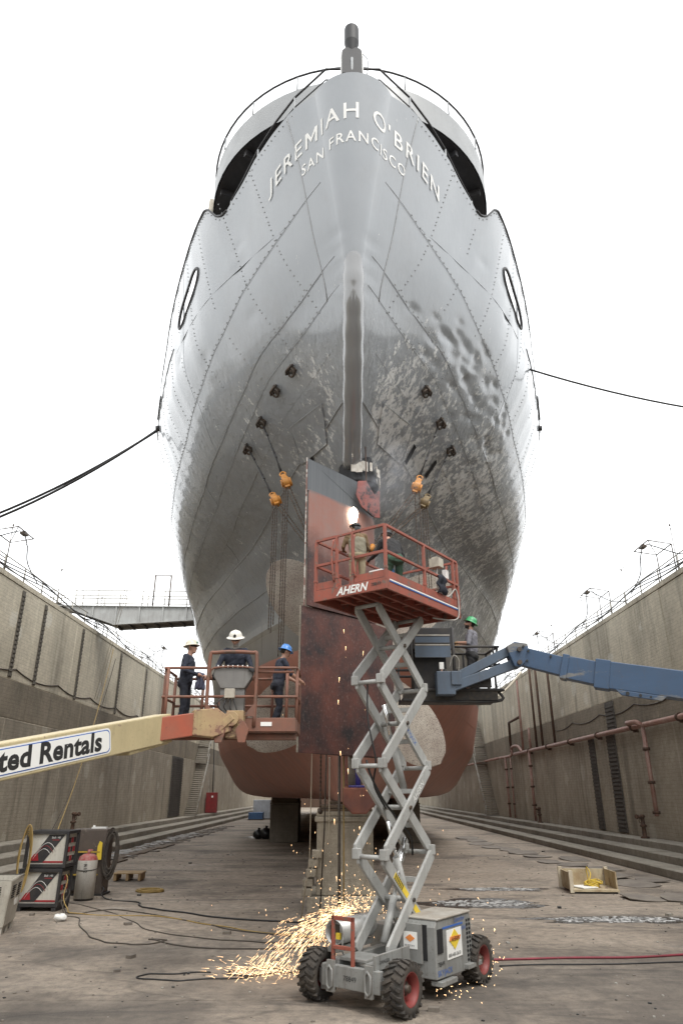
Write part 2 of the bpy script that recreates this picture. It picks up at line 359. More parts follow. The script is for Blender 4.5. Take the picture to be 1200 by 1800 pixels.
# ------------------------------------------------------------------ ground, floor slabs, quays
HW, FW, QZ = 16.0, 12.7, 13.0
o = MB().add([(-FW - 4, -60, -.03), (FW + 4, -60, -.03), (FW + 4, 190, -.03), (-FW - 4, 190, -.03)], [(0, 1, 2, 3)]).build('dock_floor', M_FLOOR); tag(o, kind='structure')
floor = o
slab = MB().box((0, 0, -.075), (2*FW, 5.985, .15)).mesh('floor_slab', M_FLOOR)
for k in range(30):
    s_ = link('floor_slab', slab, floor, loc=(0, -8 + k*6.0, 0))
tag(floor, kind='structure')
for s in (-1, 1):
    m = MB(); x0, x1 = s*(HW + .3), s*900
    m.add([(x0, -900, QZ), (x1, -900, QZ), (x1, 1200, QZ), (x0, 1200, QZ)], [(0, 1, 2, 3) if s > 0 else (3, 2, 1, 0)])
    tag(m.build('quay_ground', M_QUAY), kind='structure')
m = MB(); m.add([(-HW - .3, -900, QZ), (HW + .3, -900, QZ), (HW + .3, -62, QZ), (-HW - .3, -62, QZ)], [(0, 1, 2, 3)]); tag(m.build('quay_ground', M_QUAY), kind='structure')
# ------------------------------------------------------------------ kerb altars: three steps on each side, cast in lengths
for s in (-1, 1):
    for st in range(3):
        kb = empty('dock_kerb', (s*(FW + .05), 8, 0)); kb['kind'] = 'structure'
        w, L = 1.06, 5.97
        prof = [(0, 0), (w, 0), (w, .31), (.03, .31), (0, .28)]
        blk = MB().prism([(a*s, b) for a, b in prof][::s], (0, L/2, 0), (1, 0, 0), (0, 0, 1), L).mesh('kerb_block', C_KERB); tri_fan_fix(blk)
        for k in range(27):
            j = random.uniform(-.012, .012)
            link('kerb_block', blk, kb, loc=(s*(st*1.08) + j, 3 + k*6.0 + (st % 2)*2.4 - 8 + 8, st*.31 + random.uniform(-.008, .008) if st else 0))
# ------------------------------------------------------------------ dock walls cast in panels, three lifts
for s, nm in ((-1, 'left'), (1, 'right')):
    wall = empty('dock_wall', (s*HW, 10, .93), 0, 'tall weathered concrete dock wall carrying the steel gangway' if s < 0 else 'tall weathered concrete dock wall carrying the long red pipe', 'wall')
    for lift, (z0, z1, back, mt) in enumerate(((.0, 6.4, 0, C_LOW), (6.4, 8.2, .10, C_MID), (8.2, QZ - .25, .18, C_UP))):
        L = 7.6
        pn = MB().box((s*(.6 - 0), 0, (z0 + z1)/2 - .93 if lift else 2.2), (1.2, L - .025, z1 - z0 - .03 if lift else 6.51)).mesh('wall_panel', mt)
        for k in range(24):
            o = link('wall_panel', pn, wall, loc=(s*back + random.uniform(-.015, .015), -18 + k*L + (0 if lift != 1 else 2.2), 0))
            b = o.modifiers.new('bevel', 'BEVEL'); b.width = .025; b.segments = 1
    cp = MB().box((s*.75, 0, QZ - .125 - .93), (1.2, 7.57, .25)).mesh('coping', C_UP)
    for k in range(24): link('coping', cp, wall, loc=(random.uniform(-.01, .01), -14 + k*7.6, 0))
    # backing mass behind the joints
    MB().box((s*2.6, 75, 5.9), (2.8, 230, 12)).build('backing', C_LOW, wall)
# dark tarred strips on the walls
M_GROOVE = concrete('streaked_groove', (.13, .115, .095), (.2, .18, .145), .6, .0, board=.6, seed=9)
def strip(s, y, z0, z1, w, parent, name='tarred_strip', proud=.07, back=0, mt=None):
    m = MB(); n = int((z1 - z0)/.22)
    m.box((s*(HW + back - proud/2 + .03), y, (z0 + z1)/2), (proud + .06, w, z1 - z0))
    for k in range(n): m.box((s*(HW + back - proud - .012), y, z0 + .11 + k*.22), (.05, w - .04, .13))
    return m.build(name, mt or C_STRIP, parent, world=True)
WALLS = [o for o in COL.objects if o.name.startswith('dock_wall')]
strip(1, 46.0, 1.0, 6.35, .95, WALLS[1]); strip(1, 42.6, 1.0, 6.35, 1.3, WALLS[1]); strip(1, 42.4, 6.45, 8.15, 1.3, WALLS[1], back=.1)
strip(-1, 71, 1.0, 6.35, 4.6, WALLS[0]); 
for y in (33.8, 36.6, 42.5, 50.5, 57.5): strip(-1, y, 8.3, 12.6, .34, WALLS[0], 'fender_groove', .03, .18, M_GROOVE)
# dock head behind the camera and gate at the far end
hd = empty('end_wall', (0, -61, 0), 0, 'plain concrete end wall closing the dock behind the work area', 'wall')
MB().box((0, -61, 6.5), (38, 2, 13)).build('wall_face', C_LOW, hd, world=True)
gt = empty('dock_gate', (0, 178, 0), 0, 'rust brown steel caisson gate closing the far end of dock', 'gate')
MB().box((0, 178, 6), (34, 2.5, 12)).build('gate_leaf', M_RUST, gt, world=True)
for k in range(9): MB().box((-14 + k*3.5, 176.6, 6), (.3, .3, 11.8)).build('gate_rib', M_RUST, gt, world=True)
# ------------------------------------------------------------------ railings along the quay edges
def railing(s, label):
    r = empty('quay_railing', (s*(HW + .75), 10, QZ), 0, label, 'railing')
    post = MB().tube([(0, 0, 0), (0, 0, 1.1)], .035, 6).mesh('post', M_GALV)
    for k in range(52): 
        p_ = link('post', post, r, loc=(0, 14 + k*2.3 - 10, 0))
    for z in (.55, 1.08):
        pts = [(random.uniform(-.02, .02), 14 + k*2.3 - 10, z + random.uniform(-.03, .03)) for k in range(52)]
        MB().tube(pts, .028, 6).build('rail', M_GALV, r)
    MB().tube([(-s*.05, 4, .2), (-s*.05, 121, .2)], .05, 6).build('pipe', M_GALV, r)
    for k in range(3):
        pts = smooth_path([(-s*(.12 + .05*k), 4 + j*5.5 + k, .95 - (j % 2)*.35 - k*.12) for j in range(22)], 5)
        MB().tube(pts, .03, 5).build('cable', M_CABLE, r)
    return r
railing(-1, 'pipe railing with slung cables on the wall below the gangway')
railing(1, 'pipe railing with slung cables on the wall above the red pipe')
# low parapet / crane rail beam behind the railings
for s in (-1, 1):
    t = empty('crane_track_beam', (s*(HW + 2.3), 10, QZ), 0, 'grey steel crane track beam behind the railing, gangway side' if s < 0 else 'grey steel crane track beam behind the railing, red pipe side', 'track beam')
    for k in range(24):
        MB().box((s*(HW + 2.3), 12 + k*5, QZ + .55), (.5, 4.97, .9)).build('beam_length', M_GALV, t, world=True)
# lamp brackets that stand over the edge
def bracket(s, y, label):
    b = empty('lamp_bracket', (s*(HW + .9), y, QZ), 0, label, 'lamp bracket', 'lamp brackets along the quay edges')
    f = MB()
    for dy in (-.9, .9):
        f.tube([(s*.3, dy, 0), (s*.3, dy, 2.1), (-s*.9, dy, 2.3)], .03, 6)
    f.tube([(-s*.9, -.9, 2.3), (-s*.9, .9, 2.3)], .03, 6).tube([(s*.3, -.9, 2.1), (s*.3, .9, 2.1)], .03, 6).tube([(-s*.9, -.9, 2.3), (s*.3, .9, 2.1)], .02, 6)
    f.tube([(s*.3, -.9, 1.2), (s*.3, .9, 1.2)], .025, 6)
    f.build('frame', M_STEEL, b)
    MB().box((-s*.8, 0, 2.24), (.26, .45, .12)).box((-s*.8, 0, 2.34), (.15, .2, .08)).build('floodlight', M_STEEL, b)
    MB().tube(smooth_path([(-s*.7, .3, 2.3), (-s*.3, 1.6, 2.1), (0, 2.6, 1.5), (s*.1, 4.4, .9)], 5), .03, 6).build('cable', M_CABLE, b)
    MB().tube(smooth_path([(-s*.7, -.3, 2.3), (-s*.75, -1.5, 1.7), (-s*.3, -2.8, .9), (0, -4.2, .6)], 5), .028, 6).build('cable', M_CABLE, b)
for k, (yl, yr) in enumerate(((32.5, 34.5), (48, 43.5), (62, 56), (78, 72))):
    where = ['first', 'second', 'third', 'fourth'][k]
    bracket(-1, yl, f'cabled lamp bracket on gangway-side quay, {where} from the dock head'); bracket(1, yr, f'cabled lamp bracket on pipe-side quay, {where} from the dock head')
# thin whip poles with wire
for s in (-1, 1):
    for k, y in enumerate((29.5, 33.2, 40, 47.5, 55, 66)):
        m = MB().tube([(s*(HW + 1.1), y, QZ), (s*(HW + 1.1), y, QZ + 2.7 + .3*(k % 2))], .018, 5).sphere((s*(HW + 1.1), y, QZ + 2.7 + .3*(k % 2)), .06, 6)
        tag(m.build('wire_pole', M_STEEL), f"{'first second third fourth fifth sixth'.split()[k]} thin knobbed wire pole from the dock head, {'gangway' if s < 0 else 'pipe'} side", 'pole', 'wire poles along the quay edge, ' + ('gangway' if s < 0 else 'pipe') + ' side')
    pts = []
    for a, b in zip((29.5, 33.2, 40, 47.5, 55), (33.2, 40, 47.5, 55, 66)): pts += catenary((s*(HW + 1.1), a, QZ + 2.8), (s*(HW + 1.1), b, QZ + 2.8), .35, 8)[:-1]
    tag(MB().tube(pts, .012, 4).build('overhead_wire', M_CABLE), 'thin wire strung between the poles, ' + ('gangway' if s < 0 else 'pipe') + ' side', 'wire')
# ------------------------------------------------------------------ pipework on the right wall
pp = empty('wall_pipework', (HW - .3, 30, 6.35), 0, 'long faded red pipe run with drop legs along the dock wall', 'pipe')
X = HW - .26
def pipe(pts, r, name='pipe', m_=M_PIPE): return MB().tube(pts, r, 10).build(name, m_, pp, world=True)
pipe([(X, 20, 6.35), (X, 66, 6.35)], .14, 'main_pipe'); pipe([(X, 71.5, 6.3), (X, 120, 6.3)], .12, 'main_pipe')
pipe(smooth_path([(X, 63, 6.35), (X, 64.5, 6.95), (X, 66.8, 6.95), (X, 67.2, 6.3), (X, 72, 6.3)], 5), .13, 'loop_pipe')
for y in np.arange(22, 66, 5.5): MB().cyl((X, y, 6.35), (X, y + .18, 6.35), .2, n=12).box((X + .14, y + .09, 6.2), (.3, .12, .22)).build('flange', M_RUST, pp, world=True)
for y, z0, r in ((37.2, 2.0, .11), (60.5, 1.0, .11), (69.5, 1.0, .1), (67.5, 1.0, .07)):
    leg = pipe([(X - .05, y, 6.3), (X - .05, y, z0)], r, 'drop_pipe')
    for z in (2.1, 3.5, 5.1): MB().cyl((X - .05, y, z), (X - .05, y, z + .14), r*1.7, n=10).build('coupling', M_RUST, leg, world=True)
pipe([(X - .05, 37.2, 6.3), (X - .35, 37.2, 6.5), (X - .35, 38.4, 6.55), (X, 38.8, 6.45)], .13, 'elbow')
for y, z1, c in ((63, 12.5, 0), (58.5, 12.8, 1), (56.7, 12.6, 1), (53.4, 12.3, 1), (60.5, 8.2, 0)):
    MB().tube([(X + .1, y, 6.4), (X + .1, y, z1)], .1, 8).build('riser_pipe', M_RUST if c else M_PIPE, pp, world=True)
MB().tube([(X, 63, 9.3), (X, 67, 9.2), (X, 67.2, 6.6)], .12, 8).build('riser_pipe', M_RUST, pp, world=True)
# hydrant stands at both walls
def hydrant(x, y, s, label):
    h = empty('hydrant_stand', (x, y, .93), 0, label, 'hydrant', 'rusty hydrant stands at the wall foot')
    MB().lathe([(0, 0), (.22, 0), (.22, .06), (.12, .1), (.1, .5), (.17, .55), (.17, .62), (.1, .66), (.1, .95), (.16, 1.0), (.12, 1.1), (0, 1.12)], n=14).build('body', M_RUST, h)
    MB().cyl((0, 0, .95), (-s*.32, -.12, 1.02), .07, n=10).cyl((-s*.28, -.1, 1.0), (-s*.36, -.13, 1.02), .11, n=10).build('outlet', M_RUST, h)
    MB().lathe([(.1, -.02), (.13, 0), (.1, .02)], (0, .2, .8), (0, 1, 0), 12).build('handwheel', M_RUST, h)
hydrant(HW - .5, 38.6, 1, 'rusty hydrant stand at the wall foot under the red pipe')
hydrant(-HW + .45, 43.5, -1, 'rusty hydrant stand at the wall foot behind the welding machines')
hydrant(HW - .5, 58.5, 1, 'rusty hydrant stand beside a drop leg of the red pipe')
# ------------------------------------------------------------------ stairs on both walls (flights of narrow concrete steps)
def wall_stair(s, y0, label):
    st = empty('wall_stair', (s*(HW - .7), y0, .93), 0, label, 'stairs')
    tr = MB().box((0, 0, 0), (1.2, .34, .11)).mesh('tread', C_KERB)
    z = .93; y = y0; d = 1
    for fl, n in enumerate((26, 9, 17)):
        ys = y
        for k in range(n):
            link('tread', tr, st, loc=(s*.1, y - y0, z - .93 + .1)); z += .2; y += .34*.55
        MB().tube([(s*(HW - 1.28), ys, z - n*.2 + 1.0), (s*(HW - 1.28), y, z + 1.0)], .04, 6).tube([(s*(HW - 1.28), ys, z - n*.2), (s*(HW - 1.28), ys, z - n*.2 + 1.0)], .035, 6).tube([(s*(HW - 1.28), y, z), (s*(HW - 1.28), y, z + 1.0)], .035, 6).tube([(s*(HW - 1.28), ys, z - n*.2 + .5), (s*(HW - 1.28), y, z + .5)], .03, 6).build('handrail', M_GALV, st, world=True)
        y -= 1.2 if fl == 0 else .4
    return st
wall_stair(1, 76, 'narrow concrete stair flights climbing the wall beside red pipe')
wall_stair(-1, 76, 'narrow concrete stair flights climbing the wall behind the red cabinet')
# ------------------------------------------------------------------ gangway from the quay to the ship
gw = empty('gangway', (-16.6, 45, QZ), 0, 'grey steel girder gangway reaching from the quay to the ship', 'gangway')
M_GW = mat('gangway_paint', (.42, .43, .42), (.36, .36, .35), 2, .6, .0, wear=(.22, .13, .08), wearth=.66)
def gtop(x): return 14.55 - (x + 17)*.012
def gbot(x): return 13.15 + (x + 17)*.06 if x > -15 else 14.0 + (x + 17)*-.36
xs = np.linspace(-19.5, -8.7, 8)
for a, b in zip(xs[:-1], xs[1:]):
    for yy in (44.3, 45.7):
        MB().prism([(a + .02, gbot(a)), (b - .02, gbot(b)), (b - .02, gtop(b)), (a + .02, gtop(a))], (0, yy, 0), (1, 0, 0), (0, 0, 1), .03).build('girder_panel', M_GW, gw, world=True)
        MB().box((b, yy - .05, (gbot(b) + gtop(b))/2), (.1, .12, gtop(b) - gbot(b))).build('stiffener', M_GW, gw, world=True)
for yy in (44.3, 45.7):
    MB().bar((-19.5, yy, gtop(-19.5)), (-8.7, yy, gtop(-8.7)), .3, .05).bar((-15, yy, gbot(-15)), (-8.7, yy, gbot(-8.7)), .3, .05).build('flange', M_GW, gw, world=True)
MB().add([(-15, 44.3, gbot(-15) + .02), (-8.7, 44.3, gbot(-8.7) + .02), (-8.7, 45.7, gbot(-8.7) + .02), (-15, 45.7, gbot(-15) + .02)], [(3, 2, 1, 0)]).build('underside', M_STEEL, gw, world=True)
for x in np.linspace(-14.8, -8.9, 8): MB().bar((x, 44.3, gbot(x) - .02), (x, 45.7, gbot(x) - .02), .12, .12).build('cross_beam', M_STEEL, gw, world=True)
MB().bar((-19.5, 45, gtop(-19.5) - .05), (-8.7, 45, gtop(-8.7) - .05), 1.4, .06).build('walkway', M_GALV, gw, world=True)
for yy in (44.35, 45.65):
    for z in (.55, 1.1): MB().tube([(-19.5, yy, gtop(-19.5) + z), (-8.7, yy, gtop(-8.7) + z)], .03, 6).build('handrail', M_GALV, gw, world=True)
    for x in np.linspace(-19.2, -8.8, 8): MB().tube([(x, yy, gtop(x)), (x, yy, gtop(x) + 1.1)], .03, 6).build('rail_post', M_GALV, gw, world=True)
for x in (-12.9, -11.8): MB().tube([(x, 45.6, gtop(x)), (x, 45.6, gtop(x) + 2.6)], .05, 6).build('frame_post', M_STEEL, gw, world=True)
MB().tube([(-12.9, 45.6, gtop(-12) + 2.55), (-11.8, 45.6, gtop(-12) + 2.55)], .04, 6).build('frame_bar', M_STEEL, gw, world=True)
# ------------------------------------------------------------------ red cabinet by the left wall, far crates
cb = empty('electrical_cabinet', (-15.2, 87, .93), 0, 'dark red electrical cabinet at the foot of the wall', 'cabinet')
M_RED = mat('cabinet_red', (.23, .02, .025), (.17, .02, .02), 3, .5)
MB().box((-15.2, 87, 2.05), (1.3, .7, 2.2)).build('body', M_RED, cb, world=True, bevel=.02)
for sx in (-.32, .32): MB().box((-15.2 + sx, 86.63, 2.05), (.6, .04, 2.05)).build('door', M_RED, cb, world=True)
MB().box((-15.1, 86.6, 2.7), (.2, .02, .2)).build('sign_plate', plain('white_plate', (.7, .7, .68)), cb, world=True)
MB().tube([(-15.2, 87.2, 3.1), (-15.3, 87.3, 6), (-15.6, 87.4, 12.8)], .06, 6).build('cable', M_CABLE, cb, world=True)
# ------------------------------------------------------------------ the ship
def hull_paint():
    n = NT('hull_paint'); p = n.pos(True); x, y, z = n.xyz(p)
    grey = n.mix(n.ramp(n.noise(p, .35, 5), (.3, 0.), (.7, 1.)), (.222, .243, .266), (.262, .28, .30))
    # bare, flaked and scraped paint in streaks that run down the plating
    st = n.noise(n.pos(True, (3.2, 3.2, .2)), 1.5, 9, .7); fl = n.noise(n.pos(True, (4.5, 4.5, .9)), 2.6, 10, .8)
    zone = n.math('MULTIPLY', n.ramp(n.math('MULTIPLY', n.math('SUBTRACT', z, 8.8), .13, True), (0., 0.), (.12, .75), (.5, 1.), (.82, .35), (.95, 0.)), 1)
    side = n.math('MULTIPLY', n.ramp(n.math('ADD', n.math('MULTIPLY', x, .08), .5, True), (.2, .3), (.6, 1.)), n.ramp(n.math('ABSOLUTE', n.math('SUBTRACT', x, SX)), (.3, 0.), (.6, 1.)))
    k = n.math('ADD', n.math('MULTIPLY', st, .6), n.math('MULTIPLY', fl, .4))
    th = n.math('ADD', k, n.math('MULTIPLY', n.math('MULTIPLY', zone, side), .155))
    patchy = n.ramp(n.noise(n.pos(True, (1, 1, .6), loc=(7, 1, 2)), .55, 4), (.38, .0), (.62, 1.)); th = n.math('ADD', th, n.math('MULTIPLY', n.math('SUBTRACT', patchy, .6), .07)); flake = n.ramp(th, (.63, 0.), (.67, 1.))
    c = n.mix(n.math('MULTIPLY', flake, .88), grey, (.66, .66, .645))
    old = n.ramp(n.math('ADD', n.noise(n.pos(True, (1, 1, .4)), .8, 8, .7), n.math('MULTIPLY', zone, .13)), (.55, 0.), (.66, 1.))
    c = n.mix(n.math('MULTIPLY', old, .25), c, (.20, .20, .20))
    # boot topping and red bottom paint
    wob = n.math('ADD', z, n.math('MULTIPLY', n.noise(p, 2, 3), .06))
    c = n.mix(n.ramp(n.math('SUBTRACT', wob, 9.05, True), (0., 1.), (.012, 0.)), c, n.mix(n.noise(n.pos(True, (1, 1, .2)), 2, 6), (.075, .066, .055), (.12, .105, .085)))
    red = n.mix(n.ramp(n.noise(n.pos(True, (1, 1, .5)), .9, 9, .65), (.3, 0.), (.7, 1.)), (.34, .105, .055), (.235, .078, .045))
    red = n.mix(n.math('MULTIPLY', n.ramp(n.noise(p, 6, 6, .7), (.58, 0.), (.7, 1.)), .35), red, (.09, .06, .05))
    c = n.mix(n.ramp(n.math('SUBTRACT', wob, 7.8, True), (0., 1.), (.012, 0.)), c, red)
    dull = n.ramp(n.math('SUBTRACT', z, 8.2, True), (0., 1.), (1., 0.))
    r = n.math('ADD', n.math('ADD', n.math('MULTIPLY', n.noise(p, 1.5, 5), .16), .24), n.math('ADD', n.math('MULTIPLY', flake, .25), n.math('MULTIPLY', dull, .4)))
    n.bump(n.math('ADD', n.math('MULTIPLY', flake, .25), n.math('ADD', n.math('MULTIPLY', n.noise(n.pos(True, (1, 1, .5)), 1.1, 4), 1.), n.math('MULTIPLY', n.noise(n.pos(True, (3.6, 3.6, .13)), 1.5, 6, .62), n.math('ADD', n.math('MULTIPLY', zone, 2.6), .2)))), .42, .05)
    n.b.inputs['Coat Weight'].default_value = .8; n.b.inputs['Coat IOR'].default_value = 1.7; n.put(n.b.inputs['Coat Roughness'], n.math('ADD', n.math('ADD', n.math('MULTIPLY', flake, .3), .09), n.math('MULTIPLY', dull, .5)))
    return n.fin(c, r, 0, .6)
M_HULL = hull_paint()
M_GREY = mat('ship_grey', (.26, .27, .278), (.30, .31, .315), .6, .42, dirt=.1)
M_DKGREY = mat('ship_dark_grey', (.045, .045, .05), (.03, .03, .033), 2, .5)
M_WHITE = mat('sign_white', (.88, .88, .86), (.82, .82, .80), 2, .55, dirt=.08)
M_BLACK = plain('deep_black', (.012, .012, .013), .8)
ship = empty('ship', (SX, 21, 2.8), 0, 'grey cargo ship stern with red bottom in the dry dock', 'ship')
rng = random.Random(3)
DENTS = []
for k in range(95):
    t = rng.random(); DENTS.append((1, 16.0 + 4.5*t + rng.gauss(0, .5), 15.4 - 1.9*t + rng.gauss(0, .45), rng.uniform(.08, .15), rng.uniform(.025, .055)))
for k in range(12): DENTS.append((rng.choice((-1, 1)), rng.uniform(15, 20), rng.uniform(15, 19), rng.uniform(.15, .3), rng.uniform(.012, .03)))
for k in range(9): DENTS.append((1 if k % 2 else -1, 13.6 - (k - 4)*.06, 15.4 + (k - 4)*.2, .15, .04))
def shell(u, zc, off=0):
    P = hull(u, zc); Nn = hull_n(u, zc)
    fr = np.abs(np.sin(P[..., 1]*math.pi/.76))                # plating drawn in between the frames
    d = -.011*fr*np.clip((np.abs(u) - .1)*20, 0, 1) + off
    for s, yy, zz, r, a in DENTS:
        q = ((P[..., 1] - yy)**2 + (zc - zz)**2*1.2)/(r*r)
        d = d - np.where(np.sign(u) == s, a*np.exp(-q), 0)*np.clip(np.abs(u)*60, 0, 1)
    return P + Nn*np.asarray(d)[..., None]
STR = [2.8, 4.0, 5.3, 6.6, 7.9, 9.3, 10.7, 11.7, 12.7, 13.9, 15.05, 15.8, 17.9, 20.3]
SLOT = (17.2, 19.1, 18.48, .33)                                # mooring slot: from, to, height (nominal), half height
def slot_z(y): return SLOT[2] - .33*(y - 18.1)
def plate(name, u0, u1, z0, z1, nu, nz, off, hole=False):
    us, ts = np.linspace(u0, u1, nu + 1), np.linspace(0, 1, nz + 1); U, T_ = np.meshgrid(us, ts); zl, zh = strake(z0, U) - .02, strake(z1, U) + (.02 if z1 < 20.3 else 0) ; Z = zl + (zh - zl)*T_
    P = shell(U, Z, off)
    V = P.reshape(-1, 3); idx = np.arange(V.shape[0]).reshape(U.shape); F = []
    for j in range(nz):
        for i in range(nu):
            if hole:
                c = P[j:j + 2, i:i + 2].reshape(-1, 3).mean(0); zc = Z[j:j + 2, i:i + 2].mean(); a, b, hz, r = SLOT
                yy = min(max(c[1], a + r*1.6), b - r*1.6)
                if math.hypot((c[1] - yy)/1.6, zc - slot_z(c[1])) < r: continue
            F.append((idx[j, i], idx[j, i + 1], idx[j + 1, i + 1], idx[j + 1, i]))
    mb = MB().add(V, F, 0, True)
    # plate edge thickness so that the lapped seams show
    loop = list(idx[0, :]) + list(idx[1:, -1]) + list(idx[-1, -2::-1]) + list(idx[-2:0:-1, 0])
    Nn = hull_n(U, Z).reshape(-1, 3); lv = V[loop]; ln = Nn[loop]; m_ = len(loop)
    mb.add(np.concatenate([lv, lv - ln*.05]), [(i, m_ + i, m_ + (i + 1) % m_, (i + 1) % m_) for i in range(m_)], 0, False)
    return mb.build(name, M_HULL, ship, world=True)
for k in range(len(STR) - 1):
    z0, z1 = STR[k], STR[k + 1]; off = .005 if k % 2 else 0.; zm = (z0 + z1)/2
    un = .115 if z0 >= 12.6 else .1
    nzr = max(6, int(max(z1 - z0, float(strake(z1, .5) - strake(z0, .5)))/.16))
    if z0 < 12.6: plate('hull_plate', -un, un, z0, z1, 36, nzr, off + .012)
    elif z0 < 12.8: plate('hull_plate', -un, un, z0, 20.3, 44, 64, .016)
    ya = float(hull(un, zm)[1]); edges = [ya]; st = 5.2 + (k % 3)*1.3
    y = ya + st*(.65 if k % 2 else 1.0)
    while y < 54: edges.append(y); y += 6.4 + (k*37 % 5)*.35
    edges += [62, 80, 125]
    ue = [un] + [u_at_y(e, zm) for e in edges[1:-1]] + [1.0]
    for s in (-1, 1):
        for i in range(len(ue) - 1):
            L = edges[i + 1] - edges[i]; far = edges[i] > 50
            top = k == len(STR) - 2; hole = top and edges[i] < SLOT[1] and edges[i + 1] > SLOT[0]
            near = edges[i] < 22 and z1 > 12.5; nu = int(L/.08) if hole else (18 if far else max(6, int(L/(.09 if near else .19)))); nz = 90 if hole else (10 if far else (nzr*2 if near else nzr))
            a, b = ue[i]*s, ue[i + 1]*s
            if s < 0: a, b = b, a
            plate('hull_plate', a, b, z0, z1, nu, nz, off + (.006 if i % 2 else 0), hole)
# flat bottom
us = np.linspace(0, 1, 60); bo = hull(us, np.full(60, 2.8)); mb = MB()
V = np.concatenate([bo, bo*np.array([-1, 1, 1]) + np.array([2*SX, 0, 0])]); mb.add(V, [(i, i + 1, 60 + i + 1, 60 + i) for i in range(59)])
mb.build('bottom_plate', M_HULL, ship, world=True)
# slot rims
for s in (-1, 1):
    a, b, hz, r = SLOT; pts = []
    for t in np.linspace(0, 2*math.pi, 33)[:-1]:
        cy = (b - r*1.6) if math.cos(t) >= 0 else (a + r*1.6)
        yq = cy + r*1.65*math.cos(t); pts.append((yq, slot_z(yq) + r*1.05*math.sin(t)))
    P = [hull(s*u_at_y(y_, z_), z_) for y_, z_ in pts]
    MB().tube(P, .045, 8, closed=True).build('slot_rim', M_DKGREY, ship, world=True)
M_SEAM = mat('seam_rivet_pale', (.34, .35, .355), (.26, .265, .27), 4, .3, world=True, dirt=.1)  # paler than the hull; on the rivets it paints the glint of the sky
# rivets: frame rows and along the sheer
rv = MB(); rz = []
def rivets(us, zs):
    us, zs = np.array(us), np.array(zs); P = shell(us, zs, .012); Nn = hull_n(us, zs)
    for p, nn in zip(P, Nn):
        x, y_, _ = frame(nn); r = .026
        rv.add([p + r*(x*math.cos(t) + y_*math.sin(t)) for t in (0, 1.257, 2.513, 3.77, 5.027)] + [p + nn*.02], [(0, 1, 5), (1, 2, 5), (2, 3, 5), (3, 4, 5), (4, 0, 5)], 0, True)
for s in (-1, 1):
    for y in np.arange(13.4, 44, .76*1.5):
        for z0 in np.arange(9.4, 20.0, 1.06):
            z1 = min(z0 + 1.06, 20.1)
            if y < float(hull(.115, z0)[1]) + .15 or rng.random() < .07: continue
            zs = np.arange(z0, z1 - .05, .19); rivets(np.interp(zs, [z0, (z0 + z1)/2, z1], [s*u_at_y(y, z0), s*u_at_y(y, (z0 + z1)/2), s*u_at_y(y, z1)]), zs)
    us_ = np.concatenate([np.arange(.112, .205, .0035), np.arange(.205, .5, .0027)]); rivets(s*us_, strake(20.3, us_) - .13)
    for ss in (17.9, 15.8, 15.05, 12.7):
        us_ = np.arange(.125, .42, .0038); rivets(s*us_, strake(ss, us_) + .07)
o = rv.build('rivets', M_SEAM, ship, world=True); tag(o, kind='stuff')
# weld bead strips along some seams: raised lap strakes in the paler tone
def seam(pts, r=.016):
    P = [shell(np.array([u]), np.array([z]), .02)[0] for u, z in pts]
    return MB().tube(P, r, 5).build('weld_seam', M_SEAM, ship, world=True)
for s in (-1, 1):
    for z in (10.7, 12.7, 15.05, 15.8, 17.9):
        seam([(s*u, float(strake(z, u))) for u in np.linspace(.105, .5, 70)], .012 if z < 14 else .006)
    seam([(s*u, 17.75) for u in np.linspace(u_at_y(19.8, 17.75), .42, 40)], .014)
    for z0, z1 in ((9.3, 14.8), (14.8, 20.2)): seam([(s*(.1 if z1 < 16 else .115), z) for z in np.linspace(max(z0, 11.5), z1, 24)], .014)
    # doubler plate above the rudder
    u0, u1 = u_at_y(16.6, 12.6), u_at_y(17.9, 12.6)
    dz = [(s*u0, 12.2), (s*u1, 12.2), (s*u1, 12.95), (s*u0, 12.95)]
    U, Z = np.meshgrid(np.linspace(u0, u1, 8)*s, np.linspace(12.2, 12.95, 8))
    PP = shell(U, Z, .035); idx = np.arange(64).reshape(8, 8)
    F = [(idx[j, i], idx[j, i + 1], idx[j + 1, i + 1], idx[j + 1, i]) for j in range(7) for i in range(7)]
    lp = list(idx[0, :]) + list(idx[1:, -1]) + list(idx[-1, -2::-1]) + list(idx[-2:0:-1, 0])
    q = PP.reshape(-1, 3); mb = MB().add(q, F, 0, True); ln = hull_n(U, Z).reshape(-1, 3)[lp]
    mb.add(np.concatenate([q[lp], q[lp] - ln*.05]), [(i, len(lp) + i, len(lp) + (i + 1) % len(lp), (i + 1) % len(lp)) for i in range(len(lp))])
    mb.build('doubler_plate', M_HULL, ship, world=True)
    seam(dz + dz[:1], .014)
M_CAST = NT('casting_paint'); M_CAST.b.inputs['Coat Weight'].default_value = 1; M_CAST.b.inputs['Coat IOR'].default_value = 1.8; M_CAST.b.inputs['Coat Roughness'].default_value = .06
M_CAST = M_CAST.fin((.19, .195, .2), .25, 0, .6)
zz_ = np.linspace(11.55, 16.3, 32); cp_ = [hull(0., z) + np.array([0, .12 + .3*max(0, (z - 14.4)/1.9)**1.5, -.03]) for z in zz_]
MB().tube(cp_, [.27 + .012*math.sin(i*1.7) for i in range(32)], 20).build('stern_casting', M_CAST, ship, world=True)
